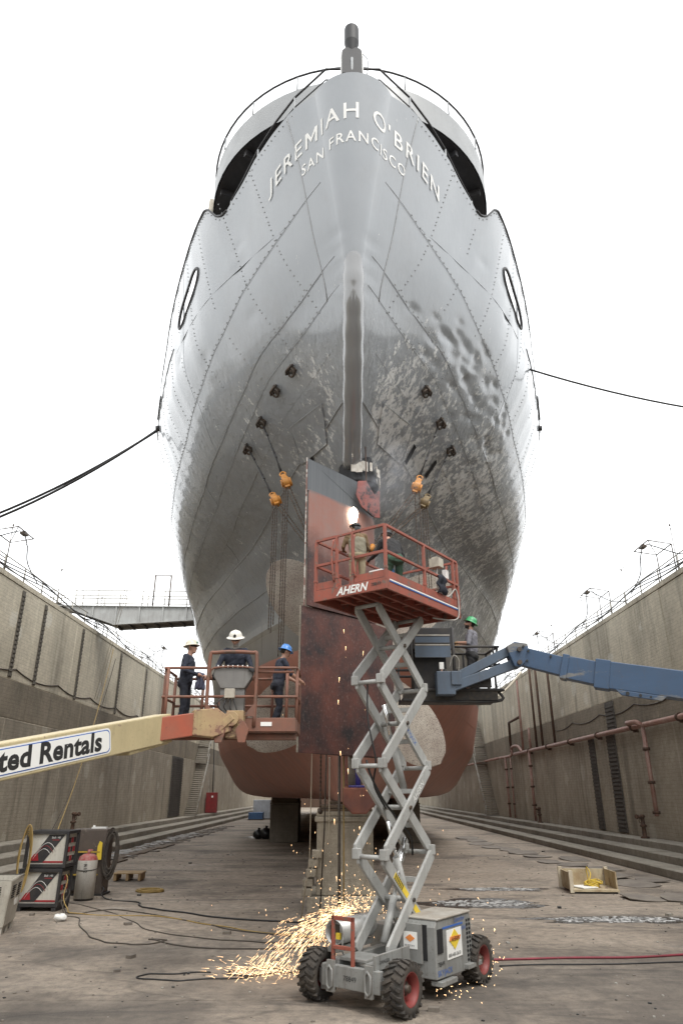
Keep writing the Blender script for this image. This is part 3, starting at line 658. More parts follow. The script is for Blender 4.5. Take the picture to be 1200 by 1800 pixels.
# ------------------------------------------------------------------ name on the stern
def hull_text(name, txt, zmid, cap, a0, a1, bold, curve):
    """letters spread along the shell between two arc positions, one mesh each"""
    us = np.linspace(-.45, .45, 1500); V, F = text_mb(txt, 1., bold=bold, spacing=1.22)
    x0, x1 = V[:, 0].min(), V[:, 0].max(); capu = V[:, 1].max(); par = list(range(len(V)))
    def find(i):
        while par[i] != i: par[i] = par[par[i]]; i = par[i]
        return i
    for f in F:
        for i in f[1:]: par[find(i)] = find(f[0])
    comp = {}
    for f in F: comp.setdefault(find(f[0]), []).append(f)
    parts = []; wide = V[:, 0].max()
    for fs_ in comp.values():
        ids = sorted({i for f in fs_ for i in f}); mp_ = {i: k for k, i in enumerate(ids)}; Vc = V[ids]; parts.append((Vc, [tuple(mp_[i] for i in f) for f in fs_]))
    parts.sort(key=lambda q: q[0][:, 0].min())
    if 'M' in txt:                                        # the letter M drawn by hand, heavy like its neighbours
        k = txt.index('M'); a, b = parts[k][0].min(0), parts[k][0].max(0)
        mp = [(0, 0), (0, 1), (.2, 1), (.5, .5), (.8, 1), (1, 1), (1, 0), (.82, 0), (.82, .7), (.5, .2), (.18, .7), (.18, 0)]
        parts[k] = (np.array([(a[0] + u*(b[0] - a[0]), a[1] + v*(b[1] - a[1]), 0) for u, v in mp]), [tuple(range(12))])
    for Vl, Fl in parts:
        me = bpy.data.meshes.new('t'); me.from_pydata(Vl.tolist(), [], Fl); bm = bmesh.new(); bm.from_mesh(me)
        bmesh.ops.triangulate(bm, faces=bm.faces, ngon_method='EAR_CLIP')
        for ax_ in (0, 1):
            lo_, hi_ = Vl[:, ax_].min(), Vl[:, ax_].max(); no_ = (1, 0, 0) if ax_ == 0 else (0, 1, 0)
            for c_ in np.arange(lo_ + .1, hi_, .12): bmesh.ops.bisect_plane(bm, geom=bm.verts[:] + bm.edges[:] + bm.faces[:], plane_co=(c_, c_, 0), plane_no=no_)
        bm.to_mesh(me); bm.free()
        Vl = np.array([v.co[:] for v in me.vertices]); Fl = [tuple(p.vertices) for p in me.polygons]; bpy.data.meshes.remove(me)
        out = []
        for a, b, _ in Vl:
            z = zmid + (b/capu - .5)*cap; key = round(float(z), 2)
            if key not in CACHE:
                c = hull(us, np.full(1500, key)); s_ = np.concatenate([[0], np.cumsum(np.linalg.norm(np.diff(c, axis=0), axis=1))]); CACHE[key] = s_ - np.interp(0, us, s_)
            t = a0 + (a1 - a0)*(a - x0)/(x1 - x0); zz = z - curve*t*t
            out.append((np.interp(t, CACHE[key], us), zz))
        out = np.array(out); MB().add(shell(out[:, 0], out[:, 1], .027), Fl, 0, True).build(name, M_WHITE, ship, world=True)
CACHE = {}
hull_text('name_letter', "JEREMIAH O'BRIEN", 19.27, .44, -3.14, 3.3, .008, .05)
hull_text('port_letter', "SAN FRANCISCO", 18.56, .28, -1.7, 1.76, .008, .04)
# ------------------------------------------------------------------ deck, rails, gun platform, stern light
us = np.linspace(0, 1, 120); d0 = hull(us, np.full(120, 17.3)); V = np.concatenate([d0, d0*np.array([-1, 1, 1]) + np.array([2*SX, 0, 0])])
MB().add(V, [(60*2 + i, 60*2 + i + 1, i + 1, i) for i in range(119)]).build('deck', M_DKGREY, ship, world=True)
# rolled top edge of the bulwark with its scalloped ends
for s in (-1, 1):
    MB().tube([hull(s*u, float(strake(20.3, u))) for u in np.concatenate([np.linspace(.178, .205, 14), np.linspace(.21, .46, 30)])], .035, 6).build('bulwark_roll', M_DKGREY, ship, world=True)
rail_y = np.linspace(12.0, 15.9, 14)
def deck_edge(u, dz): return hull(u, float(strake(20.3, u))) + np.array([-.08*np.sign(u), .1, dz*(1 - .45*min(1, max(0, (abs(u) - .105)/.07)))])
ul = [-.177, -.163, -.147, -.128, -.112]; full = ul + [-.07, .07] + [-u for u in ul[::-1]]
for dz, r in ((.34, .02), (.76, .032)):
    MB().tube([deck_edge(u, dz) for u in full], r, 6).build('stern_rail', M_DKGREY, ship, world=True)
for u in [full[i] for i in (0, 2, 4, 7, 9, 11) if i < len(full)]:
    MB().tube([deck_edge(u, -.05), deck_edge(u, .78)], .03, 6).build('rail_stanchion', M_GREY, ship, world=True)
# gun platform: oval tub on posts
gx, gy, gz, ga = SX, 19.1, 22.0, 4.9
def oval(t, k=1.0): return np.array([gx + ga*k*math.cos(t), gy + ga*k*math.sin(t), 0])
nt = 72; P0 = [oval(2*math.pi*i/nt) for i in range(nt)]
mb = MB()
ring = lambda k, z: [oval(2*math.pi*i/nt, k) + np.array([0, 0, z]) for i in range(nt)]
rs = [ring(1, gz), ring(1, gz + 1.1), ring(.975, gz + 1.1), ring(.975, gz + .12)]
for a in range(3): mb.add(rs[a] + rs[a + 1], [(i, (i + 1) % nt, nt + (i + 1) % nt, nt + i) for i in range(nt)], 0, True)
mb.build('gun_platform_wall', M_GREY, ship, world=True)
MB().add(ring(.99, gz + .03), [tuple(range(nt))[::-1]]).build('gun_platform_underside', M_DKGREY, ship, world=True)
for a in np.arange(0, 2*math.pi, math.pi/8): MB().bar(oval(a, .97) + np.array([0, 0, gz - .1]), oval(a, .15) + np.array([0, 0, gz - .1]), .14, .24).build('platform_beam', M_DKGREY, ship, world=True)
for k in (.35, .68): MB().tube([oval(2*math.pi*i/24, k) + np.array([0, 0, gz - .12]) for i in range(24)], .1, 6, closed=True).build('platform_ring_beam', M_DKGREY, ship, world=True)
for t in (math.pi*1.06, -math.pi*.06, math.pi*.75, math.pi*.25): p = oval(t, .9); MB().tube([p + np.array([0, 0, 17.5]), p + np.array([0, 0, gz])], .12, 10).build('platform_post', M_GREY, ship, world=True)
for z, r in ((gz + 1.68, .035),):
    MB().tube([oval(math.pi*(.95 + 1.1*i/40)) + np.array([0, 0, z]) for i in range(41)], r, 6).build('platform_rail', M_DKGREY, ship, world=True)
for i in range(0, 41, 4): p = oval(math.pi*(.95 + 1.1*i/40)); MB().tube([p + np.array([0, 0, gz + 1.1]), p + np.array([0, 0, gz + 1.68])], .022, 5).build('platform_stanchion', M_GREY, ship, world=True)
p = oval(math.pi*1.01, 1.0); MB().tube([p + np.array([-.1, -.1, gz - 2.6]), p + np.array([-.18, -.1, gz - 1.4]), p + np.array([-.15, -.1, gz + 1.2])], [.1, .14, .1], 8).build('rolled_canvas', mat('canvas', (.42, .39, .33), (.33, .3, .25), 5, .9), ship, world=True)
MB().lathe([(.25, -.22), (.5, -.22), (.55, 0), (.5, .22), (.25, .22)], (-4.5, 17.7, 20.35), (1, .3, 0), 20).build('fender_tyre', M_CABLE, ship, world=True)
# stern light on its post
M_LANT = plain('lantern_black', (.014, .014, .016), .6)
bx, by, bz = SX - .02, 12.3, 20.3
MB().tube([(bx, by, bz - .2), (bx, by, bz + 1.0)], .035, 8).tube([(bx + .12, by + .1, bz - .1), (bx + .12, by + .1, bz + .35)], .1, 8).build('light_post', M_GREY, ship, world=True)
arch = [(-.27, 0), (.27, 0)] + [(.27*math.cos(t), 1.02 + .25*math.sin(t)) for t in np.linspace(0, math.pi, 13)]
MB().prism(arch, (bx, by - .05, bz + .36), (1, 0, 0), (0, .12, .99), -.05).build('screen_plate', M_LANT, ship, world=True)
MB().prism([(a*1.13, b*1.03 - .02) for a, b in arch], (bx, by + .03, bz + .36), (1, 0, 0), (0, .12, .99), -.03).build('screen_rim', M_WHITE, ship, world=True)
MB().lathe([(0, 0), (.11, 0), (.2, .38), (.2, .95), (0, .96)], (bx, by + .2, bz + 1.5), n=28, smooth=False).build('lantern', M_LANT, ship, world=True)
MB().tube(smooth_path([(bx + .3, by + .1, bz + 1.3), (bx + .42, by + .1, bz + 1.1), (bx + .42, by + .1, bz + .7), (bx + .36, by + .1, bz)], 5), .012, 5).build('light_cable', M_CABLE, ship, world=True)
# ------------------------------------------------------------------ stern frame, propeller, rudder
M_REDP = mat('bottom_red_worn', (.24, .085, .055), (.13, .055, .045), 2.2, .7, wear=(.05, .04, .04), wearth=.6, wscale=2.5, world=True, bump=.3, bscale=20)
MB().box((SX, 21.15, 6.0), (.5, .5, 6.4)).build('stern_post', M_REDP, ship, world=True, bevel=.08)
MB().box((SX, 19.4, 3.0), (.55, 4.2, .42)).build('sole_piece', M_REDP, ship, world=True, bevel=.05)
MB().prism([(-.36, .55), (.36, .55), (.36, .2), (.16, 0), (-.16, 0), (-.36, .2)], (SX + .1, 17.6, 2.62), (1, 0, 0), (0, 0, 1), .9).build('heel_gudgeon', M_REDP, ship, world=True, bevel=.03)
MB().cyl((SX + .02, 17.35, 3.15), (SX + .02, 17.35, 4.0), .17, n=14).build('heel_pintle', C_BLOCK, ship, world=True)
M_BRONZE = mat('fouled_bronze', (.37, .335, .28), (.25, .205, .17), 1.4, .75, .1, .6, 26, wear=(.12, .085, .075), wearth=.53, wscale=45, dirt=.15)
prop = MB().lathe([(0, -.95), (.25, -.85), (.42, -.5), (.5, 0), (.48, .5), (0, .55)], (SX, 20.1, 6.72), (0, 1, 0), 24).build('propeller', M_BRONZE, ship, world=True)
for k in range(4):
    a0 = math.pi/4 + k*math.pi/2 - .09; V = []; nr, nc = 30, 12
    for i in range(nr + 1):
        t = i/nr; r = .4 + 3.4*t
        w = (.3 + .62*math.sin(math.pi*min(1, t*.62 + .12)))*math.sqrt(max(0, 1 - max(0, (t - .52)/.48)**2.6)) + .01
        pit = math.atan2(.62, r*.75)
        for j in range(nc + 1):
            c = (j/nc - .5)*2*w; tg = c*math.cos(pit)/r; ax = c*math.sin(pit)
            V.append((r, a0 + tg, ax, .09*(1 - t*.8)*math.sqrt(max(0, 1 - (c/w)**2))))
    top = [(SX + r*math.cos(a), 20.1 + ax - th, 6.72 + r*math.sin(a)) for r, a, ax, th in V]; bot = [(SX + r*math.cos(a), 20.1 + ax + th, 6.72 + r*math.sin(a)) for r, a, ax, th in V]
    n_ = len(top); F = []
    for i in range(nr):
        for j in range(nc):
            q = i*(nc + 1) + j; F += [(q, q + 1, q + nc + 2, q + nc + 1), (n_ + q, n_ + q + nc + 1, n_ + q + nc + 2, n_ + q + 1)]
    MB().add(top + bot, F, 0, True).build('blade', M_BRONZE, prop, world=True)
def rudder_paint():
    n = NT('rudder_paint'); p = n.pos(True); z = n.xyz(p)[2]; v = n.noise(n.pos(True, (9, 9, .25)), 1.6, 6, .6); b = n.noise(p, 1.3, 8, .68); g = n.noise(p, 16, 6, .7)
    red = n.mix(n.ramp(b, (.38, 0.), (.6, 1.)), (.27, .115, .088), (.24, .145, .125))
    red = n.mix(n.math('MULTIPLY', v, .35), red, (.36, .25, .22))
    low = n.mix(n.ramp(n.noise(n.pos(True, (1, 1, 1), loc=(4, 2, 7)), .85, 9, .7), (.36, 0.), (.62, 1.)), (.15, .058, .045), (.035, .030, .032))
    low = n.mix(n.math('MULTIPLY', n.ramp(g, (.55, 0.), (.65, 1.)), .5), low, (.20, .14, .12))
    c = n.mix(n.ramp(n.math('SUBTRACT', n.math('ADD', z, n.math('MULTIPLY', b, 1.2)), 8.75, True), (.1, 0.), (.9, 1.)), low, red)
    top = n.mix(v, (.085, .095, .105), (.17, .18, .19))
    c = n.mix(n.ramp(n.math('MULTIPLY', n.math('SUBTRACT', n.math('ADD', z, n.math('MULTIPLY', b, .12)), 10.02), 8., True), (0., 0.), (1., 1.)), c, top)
    n.bump(n.math('ADD', n.math('MULTIPLY', g, .6), v), .3, .02)
    return n.fin(c, .62, 0, .35)
M_RUD = rudder_paint()
M_EDGE = mat('worn_edge', (.55, .52, .47), (.3, .25, .22), 3, .6, wear=(.2, .1, .08), wearth=.5)
# the rudder is hard over: trailing edge towards the camera and to the left
S0, TE = np.array([.62, 17.45]), np.array([-.86, 15.55]); rd = TE - S0; RL = np.linalg.norm(rd); rd /= RL; rn = np.array([-rd[1], rd[0]])
def foil(z0, z1, te, name, twist=0., lead=0., nz=10):
    prof = [(-.35 - lead, 0), (-.3 - lead, .13), (-.1 - lead*.6, .21), (.3, .25), (.9, .2), (1.6, .12), (te, .02), (te, -.02), (1.6, -.12), (.9, -.2), (.3, -.25), (-.1 - lead*.6, -.21), (-.3 - lead, -.13)]
    V = []; n_ = len(prof)
    for k in range(nz + 1):
        z = z0 + (z1 - z0)*k/nz
        for a, b in prof:
            ct, st_ = math.cos(twist), math.sin(twist); aa, bb = a*ct - b*st_, a*st_ + b*ct
            q = S0 + rd*aa + rn*bb; V.append((q[0], q[1], z))
    F = [(k*n_ + i, k*n_ + (i + 1) % n_, (k + 1)*n_ + (i + 1) % n_, (k + 1)*n_ + i) for k in range(nz) for i in range(n_)]
    F += [tuple(range(n_))[::-1], tuple(nz*n_ + i for i in range(n_))]
    me = MB().add(V, F).build(name, M_RUD, ship, world=True); tri_fan_fix(me.data); return me
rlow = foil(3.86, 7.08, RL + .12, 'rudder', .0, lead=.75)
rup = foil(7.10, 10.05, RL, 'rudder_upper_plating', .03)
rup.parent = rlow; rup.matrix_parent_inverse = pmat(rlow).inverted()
# top of the rudder: cut away towards the stock, with the burnt plate hanging
def rud_pt(a, z, off): q = S0 + rd*a + rn*off; return (q[0], q[1], z)
sgn = -1 if np.dot(rn, -S0) < 0 else 1
top_poly = [(RL, 10.05), (RL, 10.93), (.42, 10.93), (.55, 10.5), (.3, 10.22), (-.2, 10.05)]
mb = MB(); a_ = [rud_pt(a, z, .02 + .18*(1 - max(0, a)/RL)) for a, z in top_poly]; b_ = [rud_pt(a, z, -.02 - .18*(1 - max(0, a)/RL)) for a, z in top_poly]; n_ = len(a_)
o = mb.add(a_ + b_, [tuple(range(n_)), tuple(range(n_, 2*n_))[::-1]] + [(i, n_ + i, n_ + (i + 1) % n_, (i + 1) % n_) for i in range(n_)]).build('rudder_head', M_RUD, rlow, world=True); tri_fan_fix(o.data)
MB().bar(rud_pt(RL + .02, 7.1, 0), rud_pt(RL + .02, 10.95, 0), .03, .03, up=(1, 0, 0)).build('trailing_edge', M_EDGE, rlow, world=True)
MB().bar(rud_pt(RL + .14, 3.86, 0), rud_pt(RL + .14, 7.08, 0), .04, .04, up=(1, 0, 0)).build('trailing_edge', C_BLOCK, rlow, world=True)
fl = [(.02, 10.98), (.34, 10.9), (.42, 10.4), (.2, 10.05), (-.28, 9.78), (-.5, 9.8), (-.52, 10.75), (-.3, 10.55)]
M_BURN = mat('burnt_red_plate', (.34, .10, .08), (.16, .07, .07), 5, .7, wear=(.04, .035, .04), wearth=.55, world=True)
o = MB().prism([(-a*.8, 10.4 + (z - 10.4)*.85) for a, z in fl], (S0[0] + .05, S0[1] - .62, 0), (.86, .5, 0), (0, .0, 1), .03).build('burnt_plate', M_BURN, rlow, world=True); tri_fan_fix(o.data)
# rudder stock and the torn trunk opening above it
MB().cyl((S0[0] - .2, 17.75, 10.3), (S0[0] - .2, 17.75, 12.2), .26, n=18).build('rudder_stock', M_STEEL, ship, world=True)
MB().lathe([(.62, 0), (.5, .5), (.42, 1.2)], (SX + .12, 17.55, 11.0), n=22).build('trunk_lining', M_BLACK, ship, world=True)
MB().box((SX + .35, 18.3, 11.2), (.75, .5, 1.3)).build('trunk_dark_block', M_BLACK, ship, world=True)  # solid black block, paints the darkness inside the opening
mb = MB()
for k in range(9):
    t = -.15 + k*.28 + rng.uniform(-.1, .1); c = np.array([SX + .12 + .66*math.sin(t), 17.5 - .62*math.cos(t), 11.35 + .12*math.sin(3*t)]); h = .16 + .22*rng.random()
    mb.box(c + np.array([0, 0, rng.uniform(-.12, .12)]), (.06 + .12*rng.random(), .03, h), rz=t + rng.uniform(-.5, .5))
tag(mb.build('torn_edge', mat('torn_bare_plate', (.72, .69, .62), (.5, .45, .38), 8, .6), ship, world=True), kind='stuff')
MB().tube([(SX + .36, 16.75, 11.9), (SX + .38, 16.9, 10.3)], .022, 6).build('hanging_rod', M_RUST, ship, world=True)
for s, y in ((1, 17.3), (1, 18.3), (-1, 17.0)):
    z = 12.3 if s > 0 else 12.0; u = u_at_y(y + 1.1, z)
    PP = [shell(np.array([s*(u + du)]), np.array([z + dz]), .03)[0] for du, dz in ((0, 0), (.004, .4), (.007, .36), (.003, -.05))]
    MB().add(PP, [(0, 1, 2, 3)]).build('burn_mark', M_BLACK, ship, world=True)
# pad eyes welded to the counter
PADS = {'a': (-.1521, 13.95), 'b': (-.1694, 13.78), 'c': (-.1908, 13.39), 'd': (-.2148, 13.11), 'e': (.1674, 13.74), 'f': (.1901, 13.36), 'g': (.2121, 13.04)}
PADP = {}
for k, (u, z) in PADS.items():
    p = hull(u, z); nn = hull_n(u, z); d = unit(np.array([0, -.5, -1]) - nn*np.dot(np.array([0, -.5, -1]), nn)); x = np.cross(nn, d)
    m = MB().box(p + nn*.02, (.2, .05, .26), ax=[x, nn, d]); m.tube([p + nn*.02 - x*.14 - d*.05, p + nn*.2 - x*.12, p + nn*.27, p + nn*.2 + x*.12, p + nn*.02 + x*.14 - d*.05], .035, 7)
    m.tube([p + nn*.16 + (x*math.cos(t) + d*math.sin(t))*.11 + d*.1 for t in np.linspace(0, 2*math.pi, 13)[:-1]], .032, 6, closed=True)
    m.build('pad_eye', M_STEEL, ship, world=True); PADP[k] = p + nn*.16 + d*.2
# hull side fittings: chocks and overboard lips
for s in (-1, 1):
    for y in (23.2, 25.8):
        u = s*u_at_y(y, 18.2); p = hull(u, 18.2); q = hull(s*u_at_y(y + 1.4, 18.0), 18.0); nn = hull_n(u, 18.2)
        MB().bar(p + nn*.03, q + nn*.03, .05, .07).build('rubbing_bar', M_DKGREY, ship, world=True)
    for y, z in ((24.5, 17.4), (31, 16.6), (30, 15.4), (38, 13.0)):
        u = s*u_at_y(y, z); p = hull(u, z); nn = hull_n(u, z); MB().cyl(p - nn*.02, p + nn*.14, .13, .1, n=10).build('overboard_lip', M_DKGREY, ship, world=True)
p = hull(u_at_y(52, 11), 12.2); MB().box(p + np.array([.3, 0, .2]), (.8, .8, .12)).tube([p + np.array([.6, 0, .2]), p + np.array([.6, 0, 1.8])], .05, 6).prism([(-.1, 0), (.7, 0), (-.1, -1.2)], p + np.array([0, 0, .15]), (1, 0, 0), (0, 0, 1), .1).build('side_bracket', M_DKGREY, ship, world=True)
# ------------------------------------------------------------------ scissor lift
M_LGREY = mat('lift_grey', (.27, .275, .265), (.21, .21, .2), 2.5, .5, .05, wear=(.2, .15, .11), wearth=.68, dirt=.5, edge=(.2, .15, .11))
M_LARM = mat('lift_arm_grey', (.41, .415, .40), (.35, .35, .335), 2, .48, .05, wear=(.24, .19, .15), wearth=.7, dirt=.35, edge=(.22, .18, .145))
M_LRED = mat('lift_red', (.33, .085, .055), (.25, .075, .05), 4, .6, 0, .15, 50, wear=(.18, .11, .085), wearth=.56, wscale=7, edge=(.16, .11, .09))
M_TYRE = mat('muddy_tyre', (.03, .028, .026), (.075, .062, .05), 5, .85, 0, .3, 60, dirt=.2)
M_RIM = mat('rim_red', (.23, .035, .03), (.17, .04, .035), 4, .55, dirt=.4)
M_CHROME = plain('chrome_rod', (.75, .75, .75), .12, 1)
M_YEL = plain('label_yellow', (.75, .55, .05), .55); M_BLUE = plain('label_blue', (.05, .13, .4), .5); M_INK = plain('label_black', (.02, .02, .02), .6)
M_ORG = plain('label_orange', (.75, .25, .06), .55); M_WLAB = plain('label_white', (.78, .78, .75), .55)
lift = empty('scissor_lift', (1.0, 13.6, 0), math.atan2(.806, .592), 'raised grey scissor lift with red platform and red wheel rims', 'scissor lift')
def wheel(x, y, out):
    w = MB().lathe([(0, -.05), (.1, -.05), (.1, .02), (.06, .04), (.055, .09), (.04, .1), (0, .1)], (x, y + out*.02, .36), (0, out, 0), 16)
    for k in range(8): a = k*math.pi/4; w.cyl((x + .075*math.cos(a), y + out*.02, .36 + .075*math.sin(a)), (x + .075*math.cos(a), y + out*.06, .36 + .075*math.sin(a)), .012, n=6)
    hub = w.build('wheel', M_STEEL, lift)
    t = MB().lathe([(.215, -.145), (.25, -.16), (.31, -.155), (.335, -.13), (.335, .13), (.31, .155), (.25, .16), (.215, .145)], (x, y, .36), (0, out, 0), 40)
    for k in range(20):
        for sd_ in (-1, 1):
            a = 2*math.pi*(k + (.5 if sd_ > 0 else 0))/20
            def pt(ang, yy, r=.343): return np.array([x + r*math.cos(ang), y + yy, .36 + r*math.sin(ang)])
            p0, p1, p2 = pt(a, sd_*.005), pt(a + .13, sd_*.09), pt(a + .2, sd_*.16, .325)
            t.bar(p0, p1, .045, .05, up=(math.cos(a + .07), 0, math.sin(a + .07))).bar(p1, p2, .045, .055, up=(math.cos(a + .17), 0, math.sin(a + .17)))
    t.build('tyre', M_TYRE, hub)
    MB().lathe([(.1, .0), (.12, -.02), (.19, -.03), (.2, .09), (.225, .12), (.228, .148), (.215, .15), (.205, .12), (.18, .1), (.18, -.1), (.21, -.14)], (x, y, .36), (0, out, 0), 32).build('rim', M_RIM, hub)
for x in (-1.23, 1.23):
    for s in (-1, 1): wheel(x, s*.8, s)
    MB().bar((x, -.7, .36), (x, .7, .36), .22, .2).bar((x, -.64, .36), (x, -.5, .36), .3, .34).bar((x, .64, .36), (x, .5, .36), .3, .34).build('axle', M_LGREY, lift, bevel=.015)
c = MB(); c.box((0, .36, .5), (2.75, .16, .26)).box((0, -.3, .5), (2.75, .16, .26)).box((0, 0, .42), (2.6, .8, .06)).box((1.36, 0, .5), (.08, .9, .3)).box((-1.1, .03, .64), (.5, .5, .05))
c.box((-.2, .55, .48), (1.4, .3, .1)).box((.6, .55, .7), (.9, .34, .4))
c.build('chassis', M_LGREY, lift, bevel=.012)
b = MB().box((-1.42, 0, .42), (.1, 1.1, .3)).build('front_beam', M_LGREY, lift, bevel=.012)
decal('number_marking', '78849', .1, (-1.472, .13, .38), (0, -1, 0), (0, 0, 1), M_INK, b)
for y in (-.36, .36): MB().tube([(-1.5 - .02, y, .56), (-1.5 - .02, y - .05, .5), (-1.52, y - .05, .3), (-1.52, y, .25), (-1.52, y + .05, .3), (-1.52, y + .05, .5)], .022, 8, closed=True).box((-1.48, y, .42), (.05, .14, .42)).build('tie_down_lug', M_LGREY, lift)
ld = MB()
for y in (-.02, .36): ld.box((-1.42, y, .84), (.05, .05, .78))
ld.box((-1.42, .17, .48), (.05, .38, .05)).box((-1.42, .17, .8), (.06, .38, .05)).box((-1.42, .17, 1.2), (.05, .43, .06))
ld.build('entry_ladder', M_LRED, lift, bevel=.006)
# engine cowl with door, louvres, exhaust side and lettering
cow = MB().prism([(-.3, .3), (-.3, 1.02), (-.24, 1.12), (.92, 1.12), (.98, 1.0), (.98, .42), (.8, .27)], (0, -.86, 0), (1, 0, 0), (0, 0, 1), -.66)
cowl = cow.build('engine_cowl', M_LGREY, lift, bevel=.015); tri_fan_fix(cowl.data)
MB().box((.34, -.53, 1.13), (1.2, .7, .03)).build('lid', mat('lid_tan', (.40, .38, .34), (.31, .27, .22), 3, .6), cowl, bevel=.01)
dr = MB().box((-.33, -.42, .78), (.04, .42, .56)).build('door', M_LGREY, cowl, bevel=.008)
MB().box((-.353, -.42, .82), (.006, .26, .24)).build('label_plate', M_WLAB, dr)
MB().prism([(-.09, 0), (0, -.055), (.09, 0), (0, .055)], (-.358, -.42, .85), (0, -1, 0), (0, 0, 1), .004).build('label_diamond', M_ORG, dr)
decal('phone_marking', '800 400 3610', .035, (-.361, -.31, .735), (0, -1, 0), (0, 0, 1), M_INK, dr)
MB().box((-.302, -.66, .8), (.02, .09, .5)).build('door_gap_dark', M_BLACK, cowl)  # flat black box painting the shade in the gap beside the door
MB().box((-.16, -.865, .82), (.17, .02, .34)).build('control_window', M_BLACK, cowl)
lo = MB()
for z in np.arange(.42, 1.06, .065): lo.box((.9, -.862, z), (.05, .02, .035)).box((.81, -.862, z), (.05, .02, .035))
tag(lo.build('louvres', M_BLACK, cowl), kind='stuff')
MB().box((.33, -.864, .73), (.52, .012, .42)).build('label_plate', M_WLAB, cowl)
MB().prism([(-.19, 0), (0, -.15), (.19, 0), (0, .15)], (.33, -.873, .79), (1, 0, 0), (0, 0, 1), .006).build('label_diamond', M_YEL, cowl)
MB().prism([(-.2, -.02), (.17, -.03), (.2, .03), (-.17, .04)], (.33, -.882, .8), (1, 0, 0), (0, 0, 1), .004).build('label_ribbon', M_ORG, cowl)
decal('rental_marking', 'AHERN', .085, (.19, -.887, .77), (1, 0, 0), (0, .0, 1), M_INK, cowl, shear=.2)
decal('phone_marking', '800-400-3610', .075, (.1, -.872, .55), (1, 0, 0), (0, 0, 1), M_INK, cowl)
decal('maker_marking', 'Launcher', .1, (.36, -.863, 1.03), (1, 0, 0), (0, 0, 1), M_BLUE, cowl, shear=.3)
MB().box((.3, -.862, .985), (.72, .006, .03)).build('stripe', M_BLUE, cowl)
decal('drive_marking', '4X4', .1, (.58, -.863, .88), (1, 0, 0), (0, 0, 1), M_BLUE, cowl, shear=.2)
decal('maker_marking', 'SKYJACK', .115, (-.27, -.863, .34), (1, 0, 0), (0, 0, 1), M_BLUE, cowl, spacing=1.1)
decal('number_marking', '78849', .09, (-.26, -.863, .47), (1, 0, 0), (0, 0, 1), M_INK, cowl)
MB().box((.0, -.83, .24), (.5, .22, .07)).box((.9, -.83, .34), (.5, .24, .07)).build('side_step', M_LGREY, lift, bevel=.008)
MB().box((-.95, -.44, .66), (1.0, .05, .2)).build('side_guard', M_LGREY, lift, bevel=.006)
decal('warning_marking', 'DANGER', .07, (-1.35, -.467, .64), (1, 0, 0), (0, 0, 1), M_INK, lift)
# hydraulic canister on the left side
tk = MB().lathe([(0, 0), (.14, .0), (.15, .02), (.17, .02), (.17, -.06), (.185, -.06), (.185, .9), (.15, .98), (0, .98)], (-1.15, .5, .95), (1, 0, 0), 26).build('fuel_tank', mat('tank_silver', (.5, .5, .49), (.4, .4, .38), 3, .35, .4), lift)
MB().box((-1.14, .48, .98), (.05, .1, .16)).box((-1.16, .44, .9), (.06, .08, .09), mi=1).box((-1.14, .58, .94), (.05, .06, .2)).build('valve', [M_STEEL, M_YEL], tk)
MB().box((-.75, .5, .72), (1.0, .2, .08)).tube(smooth_path([(-1.1, .36, 1.0), (-1.2, .33, .9), (-1.2, .34, .7), (-1.05, .36, .6)], 5), .015, 6).build('tank_cradle', M_LGREY, lift)
# scissor stack
ZL = [.62, 2.07, 3.52, 4.98, 6.42]; XA, XB, HVO, HVI = -.86, .7, .31, .245
for k in range(4):
    za, zb = ZL[k] + .06, ZL[k + 1] - .02
    for s in (-1, 1):
        up = MB().bar((XA, s*HVO, za), (XB, s*HVO, zb), .06, .19, chamfer=.05, up=(0, 0, 1)).build('scissor_arm', M_LARM, lift, bevel=.008)
        dn = MB().bar((XB, s*HVI, za), (XA, s*HVI, zb), .06, .19, chamfer=.05, up=(0, 0, 1)).build('scissor_arm', M_LARM, lift, bevel=.008)
        xm, zm = (XA + XB)/2, (za + zb)/2
        MB().cyl((xm, s*.2, zm), (xm, s*.37, zm), .035, n=10).build('pivot_pin', M_STEEL, up)
        if k:
            for xx in (XA, XB): MB().bar((xx, s*.28, za - .12), (xx, s*.28, za + .05), .15, .1, up=(1, 0, 0)).build('hinge_bracket', M_LARM, lift, bevel=.012)
        if k == 0 and s < 0:
            q = np.array([XB - XA, 0, zb - za]); q = unit(q); nzv = np.cross(q, (0, 1, 0))
        if k == 2 and s < 0:
            pass
    xm = (XA + XB)/2
    for xx, zz, r in ((xm, (za + zb)/2, .045), (XA, zb, .04), (XB, zb, .04)): MB().tube([(xx, -.26, zz), (xx, .26, zz)], r, 10).build('cross_tube', M_LARM, lift)
    for x_, t, yy in ((XB + (XA - XB)*.28, .28, .24), (XA + (XB - XA)*.7, .7, .3)): MB().bar((x_, -yy, za + (zb - za)*t), (x_, yy, za + (zb - za)*t), .09, .08).build('cross_beam', M_LARM, lift)
def arm_mark(txt, size, k, rising, t, name, m_, s=-1, **kw):
    za, zb = ZL[k] + .06, ZL[k + 1] - .02
    p, q = (np.array([XA, 0, za]), np.array([XB, 0, zb])) if rising else (np.array([XA, 0, zb]), np.array([XB, 0, za]))
    d = unit(q - p); y = -(HVO if rising else HVI) - .03; o = p + (q - p)*t + np.array([0, y, 0]); e = np.cross((0, -1, 0), d)
    return decal(name, txt, size, o - e*size*.35, d, e, m_, lift, .004, **kw)
arm_mark('AHERN', .15, 1, True, .58, 'rental_marking', M_WLAB, shear=.2)
arm_mark('SKYJACK', .11, 2, False, .55, 'maker_marking', M_BLUE)
za, zb = ZL[0] + .06, ZL[1] - .02; p, q = np.array([XA, -HVI - .033, zb]), np.array([XB, -HVI - .033, za])
